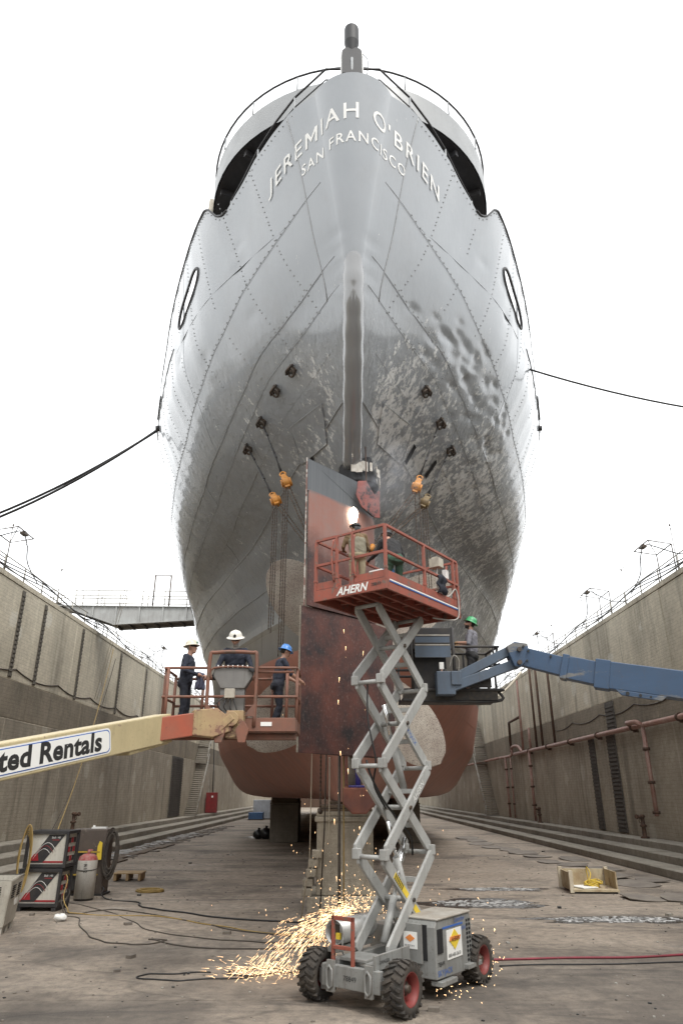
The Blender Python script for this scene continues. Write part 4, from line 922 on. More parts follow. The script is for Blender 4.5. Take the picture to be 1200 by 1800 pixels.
MB().bar(p + (q - p)*.2, p + (q - p)*.88, .004, .1).build('warning_strip', M_YEL, lift)
for k in range(7): MB().bar(p + (q - p)*(.21 + k*.022) + np.array([0, -.004, 0]), p + (q - p)*(.22 + k*.022) + np.array([0, -.004, 0]), .004, .1, up=(.6, 0, 1)).build('warning_stripe', M_INK, lift)
arm_mark('KEEP CLEAR', .08, 0, False, .5, 'warning_marking', M_INK)
# lift rams
for (a, b, c_) in (((.45, 0, .95), (-.05, 0, 2.0), (-.3, 0, 2.6)), ((.3, 0, 3.1), (-.1, 0, 4.0), (-.35, 0, 4.6)), ((-.5, 0, .75), (-.15, 0, 1.4), (.25, 0, 2.3))):
    rm = MB().cyl(a, b, .065, n=14).build('ram_cylinder', M_LARM, lift); MB().cyl(b, c_, .038, n=12).build('ram_rod', M_CHROME, rm)
MB().tube(smooth_path([(-.8, .1, 3.6), (-.78, 0, 3.3), (-.5, -.08, 2.9), (0, -.1, 2.55), (.4, -.05, 2.3), (.6, .05, 2.0)], 6), .02, 6).build('hydraulic_hose', M_CABLE, lift)
MB().tube(smooth_path([(-.8, .05, 5.0), (-.88, 0, 4.3), (-.8, -.1, 3.6), (-.6, .08, 3.2), (-.2, .1, 2.8)], 6), .018, 6).build('hydraulic_hose', M_CABLE, lift)
# platform
PX, PY, PZ = 1.43, .815, 6.47
pf = MB().box((0, 0, PZ + .2), (2*PX - .04, 2*PY - .04, .04)).build('platform', M_LRED, lift)
MB().box((0, -PY, PZ + .12), (2*PX, .05, .22)).box((0, PY, PZ + .12), (2*PX, .05, .22)).box((-PX, 0, PZ + .12), (.05, 2*PY + .05, .22)).box((PX, 0, PZ + .12), (.05, 2*PY + .05, .22)).build('fascia', M_LRED, pf, bevel=.006)
MB().box((0, -PY, PZ + .31), (2*PX - .1, .025, .14)).box((0, PY, PZ + .31), (2*PX - .1, .025, .14)).box((-PX, .5, PZ + .31), (.025, .6, .14)).box((-PX, -.4, PZ + .31), (.025, .8, .14)).box((PX, 0, PZ + .31), (.025, 2*PY, .14)).build('toe_board', M_LRED, pf)
for y in (-.42, -.1, .1, .42): MB().bar((-PX + .05, y, PZ + .12), (PX - .05, y, PZ + .12), .07, .14).build('floor_bearer', M_LRED, pf)
for x in np.linspace(-1.1, 1.1, 6): MB().bar((x, -PY + .05, PZ + .15), (x, PY - .05, PZ + .15), .06, .08).build('floor_bearer', M_LRED, pf)
MB().box((0, -PY - .03, PZ + .2), (2.7, .012, .022)).build('stripe', M_WLAB, pf); MB().box((.0, -PY - .03, PZ + .172), (2.7, .012, .018)).build('stripe', M_BLUE, pf)
decal('rental_marking', 'AHERN', .21, (-PX - .028, .28, PZ + .05), (0, -1, 0), (0, 0, 1), M_WLAB, pf, shear=.3, bold=.006)
decal('number_marking', '78849', .09, (-PX - .028, -.5, PZ + .1), (0, -1, 0), (0, 0, 1), M_INK, pf)
posts = [(-PX, -PY), (-PX, PY), (PX, -PY), (PX, PY), (.0, -PY), (.0, PY), (1.25, -PY), (-PX, -.08), (-PX, .3)]
for x, y in posts: MB().box((x, y, PZ + .72), (.055, .055, 1.06)).box((x, y, PZ + .42), (.07, .07, .05)).build('rail_post', M_LRED, pf, bevel=.006)
RT, RM = PZ + 1.26, PZ + .74
for z in (RT, RM):
    for y in (-PY, PY): MB().bar((-PX, y, z), (PX, y, z), .05, .05).build('rail', M_LRED, pf, bevel=.006)
    MB().bar((PX, -PY, z), (PX, PY, z), .05, .05).build('rail', M_LRED, pf, bevel=.006)
    MB().bar((-PX, -PY, z), (-PX, -.08, z), .05, .05).build('rail', M_LRED, pf); MB().bar((-PX, .3, z), (-PX, PY, z), .05, .05).build('rail', M_LRED, pf)
    MB().bar((-PX, -.08, z), (-PX, .3, z), .04, .04).build('gate_bar', M_LRED, pf)
for y in (-.14, .36): MB().tube(smooth_path([(-PX - .02, y, PZ + .35), (-PX - .05, y, PZ + .5), (-PX - .05, y + .03, PZ + .9), (-PX - .02, y, PZ + 1.2)], 4), .02, 6).build('grab_handle', M_LRED, pf)
MB().bar((PX - .02, -.6, RT - .05), (PX - .3, -.6, PZ + .5), .04, .04).build('brace', M_LRED, pf)
MB().box((.75, -PY + .12, PZ + 1.08), (.2, .24, .2)).box((.75, -PY + .12, PZ + 1.2), (.12, .16, .04)).build('control_box', mat('control_beige', (.5, .46, .38), (.42, .38, .3), 4, .6), pf, bevel=.01)
MB().box((1.2, -PY + .15, PZ + .95), (.12, .1, .2)).build('socket_box', M_WLAB, pf, bevel=.01)
MB().tube(smooth_path([(.75, -PY + .1, PZ + 1.0), (.7, -PY + .1, PZ + .6), (.85, -PY + .05, PZ + .38), (1.1, -PY + .02, PZ + .45), (1.25, -PY - .04, PZ + .6), (1.33, -PY - .05, PZ + .3), (1.2, -PY - .04, PZ - .06), (.8, -PY + .3, PZ - .05)], 6), .018, 6).build('control_cable', mat('hose_grey', (.4, .38, .35), (.3, .28, .26), 5, .6), pf)
# ------------------------------------------------------------------ left boom lift (tan boom, rust red basket)
M_TAN = mat('boom_tan', (.50, .42, .245), (.45, .375, .22), 1.4, .5, dirt=.22, wear=(.30, .22, .15), wearth=.64, edge=(.26, .18, .12))
M_BOR = mat('boom_orange', (.36, .085, .045), (.30, .10, .06), 3, .6, wear=(.28, .16, .12), wearth=.58, wscale=4, edge=(.2, .13, .1))
M_BRU = mat('basket_rust', (.23, .095, .06), (.17, .085, .06), 4, .65, wear=(.14, .085, .06), wearth=.57, edge=(.1, .07, .055))
M_JIB = mat('jib_dirty_tan', (.33, .20, .12), (.40, .30, .15), 3, .65, wear=(.2, .1, .07), wearth=.55)
M_CON = mat('console_grey', (.20, .195, .185), (.15, .145, .14), 3, .6)
bl = empty('boom_lift', (-7.6, 3.2, 0), 0, 'tan boom lift with a rust red basket holding three workers', 'boom lift')
A, B_ = np.array([-3.06, 12.3, 4.09]), np.array([-4.47, 9.5, 3.44]); bd = unit(A - B_)
side = unit(np.cross(bd, (0, 0, 1))); upv = np.cross(side, bd)
bo = MB().bar(A - bd*9.2, A, .36, .47, up=(0, 0, 1)).build('boom', M_TAN, bl, world=True, bevel=.02)
fs = side                                        # camera-facing side of the boom
MB().bar(A - bd*1.0 - upv*.26 + fs*.0, A - bd*.05 - upv*.22, .3, .07).build('wear_pad_shoe', M_TAN, bo, world=True, bevel=.02)
for k, (a, b) in enumerate(((.12, .1), (.12, -.1), (.2, .12), (.2, -.12))): MB().cyl(A - bd*a + upv*b + fs*.18, A - bd*a + upv*b + fs*.19, .018, n=8).build('bolt', M_INK, bo, world=True)
# white sign panel with blue border and the rental name
Ls = 5.4; Ps = A - bd*1.42 + fs*.181
def rrect(x0, x1, y0, y1, r, n=5):
    out = []
    for cx, cy, a in ((x1 - r, y1 - r, 0), (x0 + r, y1 - r, 90), (x0 + r, y0 + r, 180), (x1 - r, y0 + r, 270)):
        out += [(cx + r*math.cos(R(a + 90*i/n)), cy + r*math.sin(R(a + 90*i/n))) for i in range(n + 1)]
    return out
for nm, ins, lift_, m_ in (('sign_panel', 0, .0, M_WLAB), ('sign_border', .02, .004, M_BLUE), ('sign_panel', .034, .008, M_WLAB)):
    MB().prism(rrect(-Ls + ins, -ins, -.185 + ins, .185 - ins, .07), Ps + fs*lift_, bd, upv, .004).build(nm, m_, bo, world=True)
decal('rental_lettering', 'United Rentals', .37, Ps - bd*.2 - upv*.11 + fs*.008, bd, upv, M_INK, bo, .006, True, bold=.013, align='RIGHT', shear=.12, spacing=1.04)
E1 = np.array([-2.50, 12.42, 4.17]); 
ib = MB().bar(A - bd*.3, E1 + bd*.05, .28, .38).build('inner_boom', M_BOR, bl, world=True, bevel=.015)
for a in (.1, .5):
    for b in (.1, -.12): q = A + unit(E1 - A)*a; MB().cyl(q + upv*b + fs*.14, q + upv*b + fs*.15, .015, n=8).build('bolt', M_INK, ib, world=True)
J2 = np.array([-1.93, 12.62, 4.16])
MB().prism([(-.05, -.2), (-.05, .22), (.35, .27), (.62, .1), (.62, -.1), (.3, -.22)], E1 + np.array([0, -.16, 0]), unit(J2 - E1), (0, 0, 1), -.3).build('boom_head', M_JIB, bl, world=True, bevel=.015)
MB().cyl(J2 + np.array([0, -.2, .1]), J2 + np.array([0, .2, .1]), .13, n=18).box(J2 + np.array([.05, .05, .02]), (.3, .3, .46)).bar(J2 + np.array([-.35, -.2, -.2]), J2 + np.array([.02, -.2, .14]), .04, .12).build('rotator', M_JIB, bl, world=True, bevel=.01)
for dx in (-.2, .2): MB().prism([(-.06, -.32), (.06, -.32), (.12, -.1), (.02, .06), (-.12, -.1)], J2 + np.array([dx, -.2, .02]), (1, 0, 0), (0, 0, 1), -.05).build('mount_lug', M_BRU, bl, world=True, bevel=.008)
# basket
x0, x1, y0, y1, zb, zt = -3.27, -.82, 12.8, 13.75, 4.05, 5.2
bk = MB().box(((x0 + x1)/2, (y0 + y1)/2, zb + .03), (x1 - x0, y1 - y0, .05)).build('basket', M_BRU, bl, world=True)
MB().box(((x0 + x1)/2, y0, zb + .14), (x1 - x0, .05, .24)).box(((x0 + x1)/2, y1, zb + .1), (x1 - x0, .05, .15)).box((x0, (y0 + y1)/2, zb + .1), (.05, y1 - y0, .15)).box((x1, (y0 + y1)/2, zb + .12), (.05, y1 - y0, .2)).bar((x0, y0 + .2, zb - .06), (x1, y0 + .2, zb - .06), .12, .1).build('toe_board', M_BRU, bk, world=True, bevel=.01)
MB().box((-1.35, y0 - .03, zb + .15), (.2, .01, .07)).build('warning_label', M_WLAB, bk, world=True)
def btube(pts, r=.025, nm='rail', m_=M_BRU, par=None): return MB().tube(pts, r, 8).build(nm, m_, par or bk, world=True)
cx0, cx1 = -2.44, -1.57
for z in (zt, zt - .52):
    btube(smooth_path([(cx0, y0, z), (x0 + .12, y0, z), (x0, y0 + .12, z), (x0, y1, z)], 5)); btube([(x0, y1, z - .06), (x1, y1, z - .06)])
    btube(smooth_path([(cx1, y0, z), (x1 - .12, y0, z), (x1, y0 + .12, z), (x1, y1, z)], 5))
btube([(cx1, y0 + .02, zt - .07), (x1 - .05, y0 + .02, zt - .07)], .025)
for x, y in ((x0, y0 + .15), (x0 + .08, y0), (x0, y1), (x1, y0 + .1), (x1 - .04, y1), (x1, y1), (-2.72, y1), (-1.35, y1), (x1 - .2, y0 + .3)): btube([(x, y, zb + .05), (x, y, zt)], .03, 'rail_post')
btube(smooth_path([(cx0, y0 - .02, zb + .2), (cx0, y0 - .02, 5.35), (cx0 + .12, y0 - .02, 5.48), (cx1 - .12, y0 - .02, 5.48), (cx1, y0 - .02, 5.35), (cx1, y0 - .02, zb + .1)], 5), .035, 'console_hoop')
btube([(cx0, y0 - .02, zt - .52), (cx1, y0 - .02, zt - .52)]); btube(smooth_path([(cx0 + .05, y0, 5.0), (cx0 + .08, y0, 5.2), (cx1 - .08, y0, 5.2), (cx1 - .05, y0, 5.0)], 4), .02, 'console_guard')
for sx, x in ((1, cx0), (-1, cx1)): MB().prism([(0, 0), (sx*.2, 0), (0, .24)], (x, y0 - .03, zb + .28), (1, 0, 0), (0, 0, 1), .02).build('gusset', M_BRU, bk, world=True)
cs = MB().prism([(-.36, .95), (.36, .95), (.36, .8), (.22, .58), (-.22, .58), (-.36, .8)], (-2.0, y0 + .02, zb + .2), (1, 0, 0), (0, 0, 1), -.22).build('console', M_CON, bk, world=True, bevel=.015)
MB().box((-2.0, y0 + .14, zb + .5), (.44, .18, 1.0)).build('console_pedestal', M_CON, cs, world=True)
MB().box((-2.03, y0 - .06, zb + .68), (.19, .08, .17)).build('junction_box', mat('junction_beige', (.45, .42, .35), (.4, .36, .3), 4, .6), cs, world=True, bevel=.012)
sw = MB()
for k in range(7): sw.cyl((-2.28 + k*.09, y0 + .0, zb + 1.15), (-2.28 + k*.09, y0 - .01, zb + 1.2), .012, n=6)
sw.build('switches', M_WLAB, cs, world=True)
for k in range(4): MB().tube(smooth_path([(-2.12 + k*.05, y0 - .04, zb + .62), (-2.24 + k*.12, y0 - .1, zb + .5 - .04*k), (-2.1 + k*.07, y0 - .06, zb + .32), (-1.95, y0 - .1, zb + .2)], 5), .013, 6).build('hose', M_CABLE, cs, world=True)
# turntable and chassis standing outside the picture
def base_unit(parent, x, y, top, m_):
    MB().box((x, y, .85), (2.2, 3.4, .5)).build('chassis', m_, parent, world=True, bevel=.05)
    MB().box((x, y, top/2 + .55), (1.6, 2.2, top - 1.1)).build('turntable', m_, parent, world=True, bevel=.06)
    for sx in (-1, 1):
        for sy in (-1.3, 1.3): MB().lathe([(0, -.2), (.3, -.2), (.48, -.16), (.52, 0), (.48, .16), (.3, .2), (0, .2)], (x + sx*1.15, y + sy, .52), (1, 0, 0), 24).build('wheel', M_TYRE, parent, world=True)
q = A - bd*9.0; base_unit(bl, q[0], q[1], q[2], M_TAN)
# ------------------------------------------------------------------ right boom lift (blue)
M_BLU = mat('boom_blue', (.042, .085, .16), (.034, .07, .132), 1.6, .48, dirt=.3, wear=(.17, .17, .165), wearth=.57, wscale=2.2, stretch=(.35, .35, 1.6), edge=(.2, .2, .195))
M_BLD = mat('jib_slate_blue', (.085, .12, .17), (.07, .10, .14), 2, .55, wear=(.19, .18, .17), wearth=.66, edge=(.19, .185, .18))
M_DKB = mat('basket_black', (.025, .026, .03), (.045, .04, .036), 4, .65)
br = empty('boom_lift', (12.5, 11.6, 0), 0, 'blue articulated boom lift carrying the worker in green hard hat', 'boom lift')
K0, K1, K2, K3 = np.array([3.98, 15.15, 5.84]), np.array([4.75, 14.85, 5.56]), np.array([5.42, 14.6, 5.36]), np.array([6.84, 14.0, 5.04])
d2 = unit(K3 - K2); far = K3 + d2*6.2
bm_ = MB().bar(K2 - d2*.05, far, .4, .56).build('boom', M_BLU, br, world=True, bevel=.02)
MB().bar(K2 - d2*.08, K2 + d2*.22, .44, .6).build('boom_collar', M_BLU, bm_, world=True, bevel=.015)
MB().prism([(.2, -.3), (1.15, -.3), (1.05, -.4), (.3, -.4)], K2 + np.array([0, -.22, 0]), d2, (0, 0, 1), -.06).build('hose_bracket', M_BLU, bm_, world=True, bevel=.01)
for k, a in enumerate((.42, .66, .85)): MB().cyl(K2 + d2*a + np.array([0, -.225, -.35]), K2 + d2*a + np.array([0, -.235, -.35]), .04 - .01*k, n=10).build('bolt_hole', M_INK, bm_, world=True)
MB().box(K2 + d2*1.95 + np.array([-.0, -.1, -.33]), (.2, .1, .1)).build('sensor', M_INK, bm_, world=True)
d1 = unit(K2 - K1); ib = MB().bar(K1, K2, .36, .48).build('inner_boom', M_BLU, br, world=True, bevel=.015)
MB().bar(K1 - d1*.02, K1 + d1*.12, .4, .52).build('boom_collar', M_BLU, ib, world=True, bevel=.012)
MB().bar(K0 - d1*.1, K1 + d1*.05, .3, .40).build('tip_boom', M_BLU, br, world=True, bevel=.015)
for o_ in ((.15, .12), (.62, .1), (.05, .2), (.1, -.1)): MB().cyl(K0 + d1*o_[0] + np.array([-.05, -.17, o_[1]]), K0 + d1*o_[0] + np.array([-.05, -.2, o_[1]]), .025, n=8).build('bolt', M_INK, ib, world=True)
kn = MB().prism([(-.16, .18), (.02, .28), (.3, .24), (.34, -.05), (.1, -.28), (-.02, -.26), (-.1, -.05)], K0 + np.array([-.2, -.18, .02]), (1, 0, 0), (0, 0, 1), -.36).build('knuckle', M_BLU, br, world=True, bevel=.015)
MB().cyl(K0 + np.array([-.1, -.25, .12]), K0 + np.array([-.1, .22, .12]), .05, n=12).cyl(K0 + np.array([-.12, -.25, -.16]), K0 + np.array([-.12, .22, -.16]), .05, n=12).build('pin', M_STEEL, kn, world=True)
MB().bar((2.42, 15.3, 5.36), (3.86, 15.2, 6.04), .2, .2).build('jib_link', M_BLD, br, world=True, bevel=.012)
MB().bar((2.2, 15.3, 5.12), (3.86, 15.2, 5.70), .2, .2).build('jib_link', M_BLD, br, world=True, bevel=.012)
MB().cyl((2.7, 15.25, 5.38), (3.5, 15.2, 5.66), .06, n=12).build('jib_ram', M_CHROME, br, world=True)
MB().box((2.28, 15.35, 5.28), (.4, .35, .5)).box((2.5, 15.16, 5.38), (.22, .05, .3)).build('rotator', M_BLD, br, world=True, bevel=.015)
bx0, bx1, by0, by1, bz0 = 1.35, 3.45, 15.5, 16.4, 4.95
bb = MB().box(((bx0 + bx1)/2, (by0 + by1)/2, bz0 + .03), (bx1 - bx0, by1 - by0, .06)).build('basket', M_DKB, br, world=True)
MB().tube(smooth_path([(bx0, by0 - .02, bz0 + .22), (bx1 - .05, by0 - .02, bz0 + .22), (bx1 + .04, by0 + .1, bz0 + .2), (bx1 - .05, by0 + .05, bz0 - .02), (bx0, by0, bz0)], 5), .035, 8).build('toe_rail', M_DKB, bb, world=True)
MB().box(((bx0 + bx1)/2, by0, bz0 + .1), (bx1 - bx0, .04, .2)).build('toe_board', mat('mesh_rust', (.06, .05, .04), (.03, .03, .03), 12, .8), bb, world=True)
MB().box((2.95, by0 - .08, bz0 + .42), (.72, .1, .32)).build('tool_box', M_DKB, bb, world=True, bevel=.02); MB().box((2.7, by0 - .135, bz0 + .42), (.1, .01, .08)).build('label_plate', M_ORG, bb, world=True)
hood = MB().box((2.05, by0 + .05, bz0 + 1.35), (.88, .3, .5)).build('control_hood', M_DKB, bb, world=True, bevel=.02)
MB().box((2.05, by0 - .11, bz0 + 1.42), (.8, .02, .03)).box((2.05, by0 - .11, bz0 + 1.2), (.78, .02, .03)).build('hood_strip', M_GALV, hood, world=True)
MB().box((2.05, by0 - .105, bz0 + 1.05), (.8, .02, .26)).box((2.05, by0 - .1, bz0 + 1.32), (.78, .02, .14)).build('hood_panel', M_BLD, hood, world=True)
MB().box((2.0, by0 + .2, bz0 + .6), (.75, .12, 1.1)).build('back_panel', M_DKB, bb, world=True, bevel=.01)
for xx in (2.52, 1.58): MB().tube([(xx, by0 - .05, bz0 + .2), (xx, by0 - .05, bz0 + 1.62)], .035, 8).build('hood_post', M_DKB, bb, world=True)
MB().box((1.42, by0, bz0 + 1.2), (.26, .2, .42)).build('tool_bag', M_DKB, bb, world=True, bevel=.03)
for z, nm in ((bz0 + 1.18, 'rail'), (bz0 + .65, 'rail')):
    MB().tube(smooth_path([(2.5, by0, z), (bx1, by0, z), (bx1 + .08, by0 + .1, z), (bx1, by1, z)], 4), .028, 8).tube([(bx0 - .2, by0, z), (1.6, by0, z)], .028, 8).tube([(bx0, by1, z), (bx1, by1, z)], .028, 8).build(nm, M_DKB, bb, world=True)
for x, y in ((bx1, by0 + .1), (bx1 - .25, by1), (bx1, by1), (2.9, by1), (bx0, by1)): MB().tube([(x, y, bz0), (x, y, bz0 + 1.18)], .026, 8).build('rail_post', M_DKB, bb, world=True)
MB().tube(smooth_path([(bx1 + .08, by0 + .05, bz0 + 1.15), (bx1 - .05, by0 - .05, bz0 + .7), (bx1 - .25, by0 - .03, bz0 + .62), (bx1 - .28, by0, bz0 + .4)], 4), .03, 8).build('gate_hoop', M_DKB, bb, world=True)
MB().box((2.22, by0 - .14, bz0 + .72), (.1, .08, .16)).build('junction_box', M_WLAB, bb, world=True, bevel=.01)
for k in range(5): MB().tube(smooth_path([(2.2 + .02*k, by0 - .16, bz0 + .66), (2.16 + .06*k, by0 - .24, bz0 + .5), (2.3 + .04*k, by0 - .26, bz0 + .38), (2.42, by0 - .24, bz0 + .4)], 5), .016, 6).build('hose', mat('hose_pink', (.42, .25, .2), (.3, .2, .16), 5, .6) if k == 1 else M_CABLE, bb, world=True)
MB().tube(smooth_path([(2.4, by0 - .1, bz0 + .7), (2.5, by0 - .14, bz0 + .95), (2.62, by0 - .12, bz0 + .85), (2.6, by0 - .1, bz0 + .6)], 5), .015, 6).build('hose', M_GALV, bb, world=True)
base_unit(br, far[0] - .3, far[1], far[2], M_BLU)
# ------------------------------------------------------------------ people: one continuous body each, grown from tapered limbs
M_SKIN = plain('skin', (.44, .25, .18), .55); M_NAVY = mat('cloth_navy', (.018, .022, .036), (.028, .032, .048), 6, .9, 0, .5, 14, dirt=0)
M_NAVY2 = mat('cloth_dark_navy', (.012, .014, .022), (.02, .022, .032), 6, .9, 0, .5, 14, dirt=0)
M_BRN = mat('leather_brown', (.17, .11, .055), (.12, .08, .04), 5, .8, 0, .5, 12, dirt=0); M_OLV = mat('canvas_olive', (.21, .19, .14), (.16, .145, .105), 5, .9, 0, .5, 12, dirt=0)
M_KHA = mat('cloth_khaki', (.30, .255, .17), (.24, .2, .13), 6, .9, 0, .5, 12, dirt=.1); M_BLKC = mat('cloth_black', (.02, .02, .022), (.035, .034, .034), 6, .9, 0, .5, 12, dirt=0)
M_GRN = mat('cloth_green', (.045, .09, .06), (.03, .07, .045), 6, .9, 0, .4, 12, dirt=0); M_GYC = mat('cloth_grey', (.19, .185, .21), (.15, .15, .17), 6, .9, 0, .4, 14, dirt=.05)
M_GLV = mat('glove_leather', (.33, .2, .1), (.25, .15, .08), 8, .8, dirt=.2); M_HAIR = plain('hair_dark', (.02, .014, .01), .6); M_GHAIR = plain('hair_grey', (.3, .28, .26), .6)
M_BOOT = plain('boot_black', (.015, .013, .012), .6); M_LENS = plain('dark_lens', (.01, .01, .012), .15)
def rotx(a): c, s = math.cos(a), math.sin(a); return np.array([[1, 0, 0], [0, c, -s], [0, s, c]])
def rotz3(a): c, s = math.cos(a), math.sin(a); return np.array([[c, -s, 0], [s, c, 0], [0, 0, 1]])
def capsule(mb, p, q, r0, r1, n=12):
    p, q = np.array(p, float), np.array(q, float); d = q - p; L = np.linalg.norm(d)
    if L < 1e-5: q = p + np.array([0, 0, 1e-3]); d = q - p; L = 1e-3
    d = d/L; prof = [(r0*math.cos(t), -r0*math.sin(t)) for t in np.linspace(math.pi/2, 0, 5)] + [(r1*math.cos(t), L + r1*math.sin(t)) for t in np.linspace(0, math.pi/2, 5)]
    prof[0] = (1e-4, prof[0][1]); prof[-1] = (1e-4, prof[-1][1])
    mb.lathe(prof, p, d, n)
    k = len(prof); base = mb.n - k*n
    mb.f += [tuple(base + i*k for i in range(n))[::-1], tuple(base + i*k + k - 1 for i in range(n))]; mb.m += [0, 0]; mb.s += [True, True]
def person(label, loc, rz, scale=1., lean=0., drop=0., arms=None, legs=None, head=(0, 0), hat=None, cols=None, hair=M_HAIR, sleeve='shirt', extra=None, cat='person', twist=0., gloves=False, beard=False, glasses=False):
    root = empty('person', loc, rz, label, cat)
    pel = np.array([0, 0, .95 - drop]); U = rotz3(twist) @ rotx(-lean)
    up = lambda p: pel + U @ (np.array(p, float) - np.array([0, 0, .95]))
    prim = []
    def add(p, q, r0, r1, t): prim.append((np.array(p, float), np.array(q, float), r0, r1, t))
    add(pel + [-.07, 0, .0], pel + [.07, 0, .0], .128, .128, 'pants'); add(pel + [-.075, -.03, -.03], pel + [.075, -.03, -.03], .12, .12, 'pants')
    for s in (-1, 1):
        add(up((s*.06, 0, 1.04)), up((s*.085, .0, 1.32)), .118, .125, 'shirt')
        add(up((s*.05, .0, 1.4)), up((s*.165, -.01, 1.42)), .08, .078, 'shirt')
    add(up((0, -.02, 1.05)), up((0, -.02, 1.38)), .125, .125, 'shirt')
    add(up((0, -.01, 1.44)), up((0, .015, 1.56)), .062, .056, 'skin')
    hc = up((0, .02, 1.64)); H = U @ rotz3(head[0]) @ rotx(head[1]); hp = lambda p: hc + H @ np.array(p, float)
    add(hp((0, -.015, .03)), hp((0, -.005, .045)), .098, .098, 'skin'); add(hp((0, .03, -.02)), hp((0, .055, -.075)), .074, .045, 'skin')
    add(hp((0, .09, .005)), hp((0, .112, -.025)), .012, .018, 'skin'); add(hp((0, .085, .035)), hp((0, .087, .036)), .02, .02, 'skin')
    for s in (-1, 1): add(hp((s*.094, -.005, .0)), hp((s*.098, -.012, .03)), .014, .018, 'skin')
    legs = legs or {}
    for s, nm in ((-1, 'L'), (1, 'R')):
        kn, an, toe = legs.get(nm, ((s*.11, .03, .5), (s*.12, -.02, .1), (s*.14, .15, .05)))
        hip = pel + np.array([s*.095, 0, -.03]); kn, an, toe = map(lambda v: np.array(v, float), (kn, an, toe))
        add(hip, kn, .098, .072, 'pants'); add(kn, kn + (an - kn)*.4, .07, .068, 'pants'); add(kn + (an - kn)*.4, an, .068, .058, 'pants')
        add(an + (toe - an)*-.25 - [0, 0, .03], toe, .052, .045, 'boot'); add(an, an - [0, 0, .03], .05, .052, 'boot')
    arms = arms or {}
    for s, nm in ((-1, 'L'), (1, 'R')):
        el, wr = arms.get(nm, ((s*.26, -.02, 1.14), (s*.27, .06, .9)))
        sh = up((s*.19, -.01, 1.42)); el, wr = up(el), up(wr)
        add(sh, el, .064, .05, 'shirt'); add(el, wr, .047, .035, sleeve)
        d = unit(wr - el); lat = np.cross(d, np.array([0, 0, 1.])); lat = unit(lat) if np.linalg.norm(lat) > .2 else H[:, 0]
        pn = np.cross(lat, d); pn = pn if pn[2] < 0 else -pn; g = 'glove' if gloves else 'skin'; e = .004 if gloves else 0
        add(wr, wr + d*.05, .031 + e, .034 + e, g)
        for k in range(4):
            o = (k - 1.5)*.021; L = (.036, .042, .039, .03)[k]; b0 = wr + d*.085 + lat*o; m1 = b0 + d*L*.85 + pn*L*.35; m2 = m1 + d*L*.35 + pn*L*.75
            add(wr + d*.02 + lat*o*.6, b0, .016 + e, .0125 + e, g); add(b0, m1, .0115 + e, .0105 + e, g); add(m1, m2, .0105 + e, .009 + e, g)
        tb = wr + d*.025 - lat*s*.03; tm = tb + d*.035 - lat*s*.022 + pn*.012; add(tb, tm, .015 + e, .0125 + e, g); add(tm, tm + d*.028 + pn*.012, .0125 + e, .0105 + e, g)
    for p, q, r0, r1, t in (extra or []): add(up(p), up(q), r0, r1, t)
    mb = MB()
    for p, q, r0, r1, t in prim: capsule(mb, p*scale, q*scale, r0*scale, r1*scale)
    me0 = mb.mesh('body', M_SKIN); o = bpy.data.objects.new('body', me0); COL.objects.link(o)
    rm = o.modifiers.new('r', 'REMESH'); rm.mode = 'VOXEL'; rm.voxel_size = .0105; sm = o.modifiers.new('s', 'SMOOTH'); sm.factor = .5; sm.iterations = 3
    dg = bpy.context.evaluated_depsgraph_get(); me = bpy.data.meshes.new_from_object(o.evaluated_get(dg)); bpy.data.objects.remove(o); bpy.data.meshes.remove(me0)
    me.name = 'body'; me.materials.clear()
    tags = ['skin', 'shirt', 'pants', 'boot', 'glove', 'vest', 'hair']; cm = dict(skin=M_SKIN, shirt=M_NAVY, pants=M_NAVY2, boot=M_BOOT, glove=M_GLV, vest=M_OLV, hair=hair); cm.update(cols or {})
    for t in tags: me.materials.append(cm[t])
    nf = len(me.polygons); ce = np.zeros(nf*3); me.polygons.foreach_get('center', ce); ce = ce.reshape(-1, 3)/scale; best = np.full(nf, 1e9); idx = np.zeros(nf, int)
    for p, q, r0, r1, t in prim:
        d = q - p; L2 = max(float(d @ d), 1e-9); tt = np.clip(((ce - p) @ d)/L2, 0, 1); ds = np.linalg.norm(ce - p - tt[:, None]*d, axis=1) - (r0 + (r1 - r0)*tt)
        m = ds < best; best[m] = ds[m]; idx[m] = tags.index(t)
    if hair is not None:                                    # hair cap on the back of the head
        loc_ = (ce - hc) @ H; hm = (idx == 0) & (np.linalg.norm(ce - hc, axis=1) < .17) & ((loc_[:, 2] > .03) & (loc_[:, 1] < .06) | (loc_[:, 1] < -.03) & (loc_[:, 2] > -.05)); idx[hm] = 6
        if beard: idx[(idx == 0) & (np.linalg.norm(ce - hc, axis=1) < .17) & (loc_[:, 2] < -.045) & (loc_[:, 1] > .0)] = 6
    nv = len(me.vertices); co = np.zeros(nv*3); me.vertices.foreach_get('co', co); co = co.reshape(-1, 3); no = np.zeros(nv*3); me.vertices.foreach_get('normal', no); no = no.reshape(-1, 3)
    cl = np.zeros(nv); vi = np.zeros(len(me.loops), int); me.loops.foreach_get('vertex_index', vi); lt = np.zeros(nf, int); me.polygons.foreach_get('loop_total', lt); fi = np.repeat(np.arange(nf), lt); cl[vi] = np.isin(idx[fi], (1, 2, 5)).astype(float)
    w = np.array([mnoise.noise(Vector((c[0]*13 + c[2]*6, c[1]*13, c[2]*9 - c[0]*5))) for c in co]); w2 = np.array([abs(mnoise.noise(Vector((c[0]*7 + c[2]*11, c[1]*7 - c[2]*4, c[2]*5 + 3)))) for c in co])
    co = co + no*(cl*(w*.007 - w2*.014))[:, None]; me.vertices.foreach_set('co', co.ravel())      # folds in the cloth
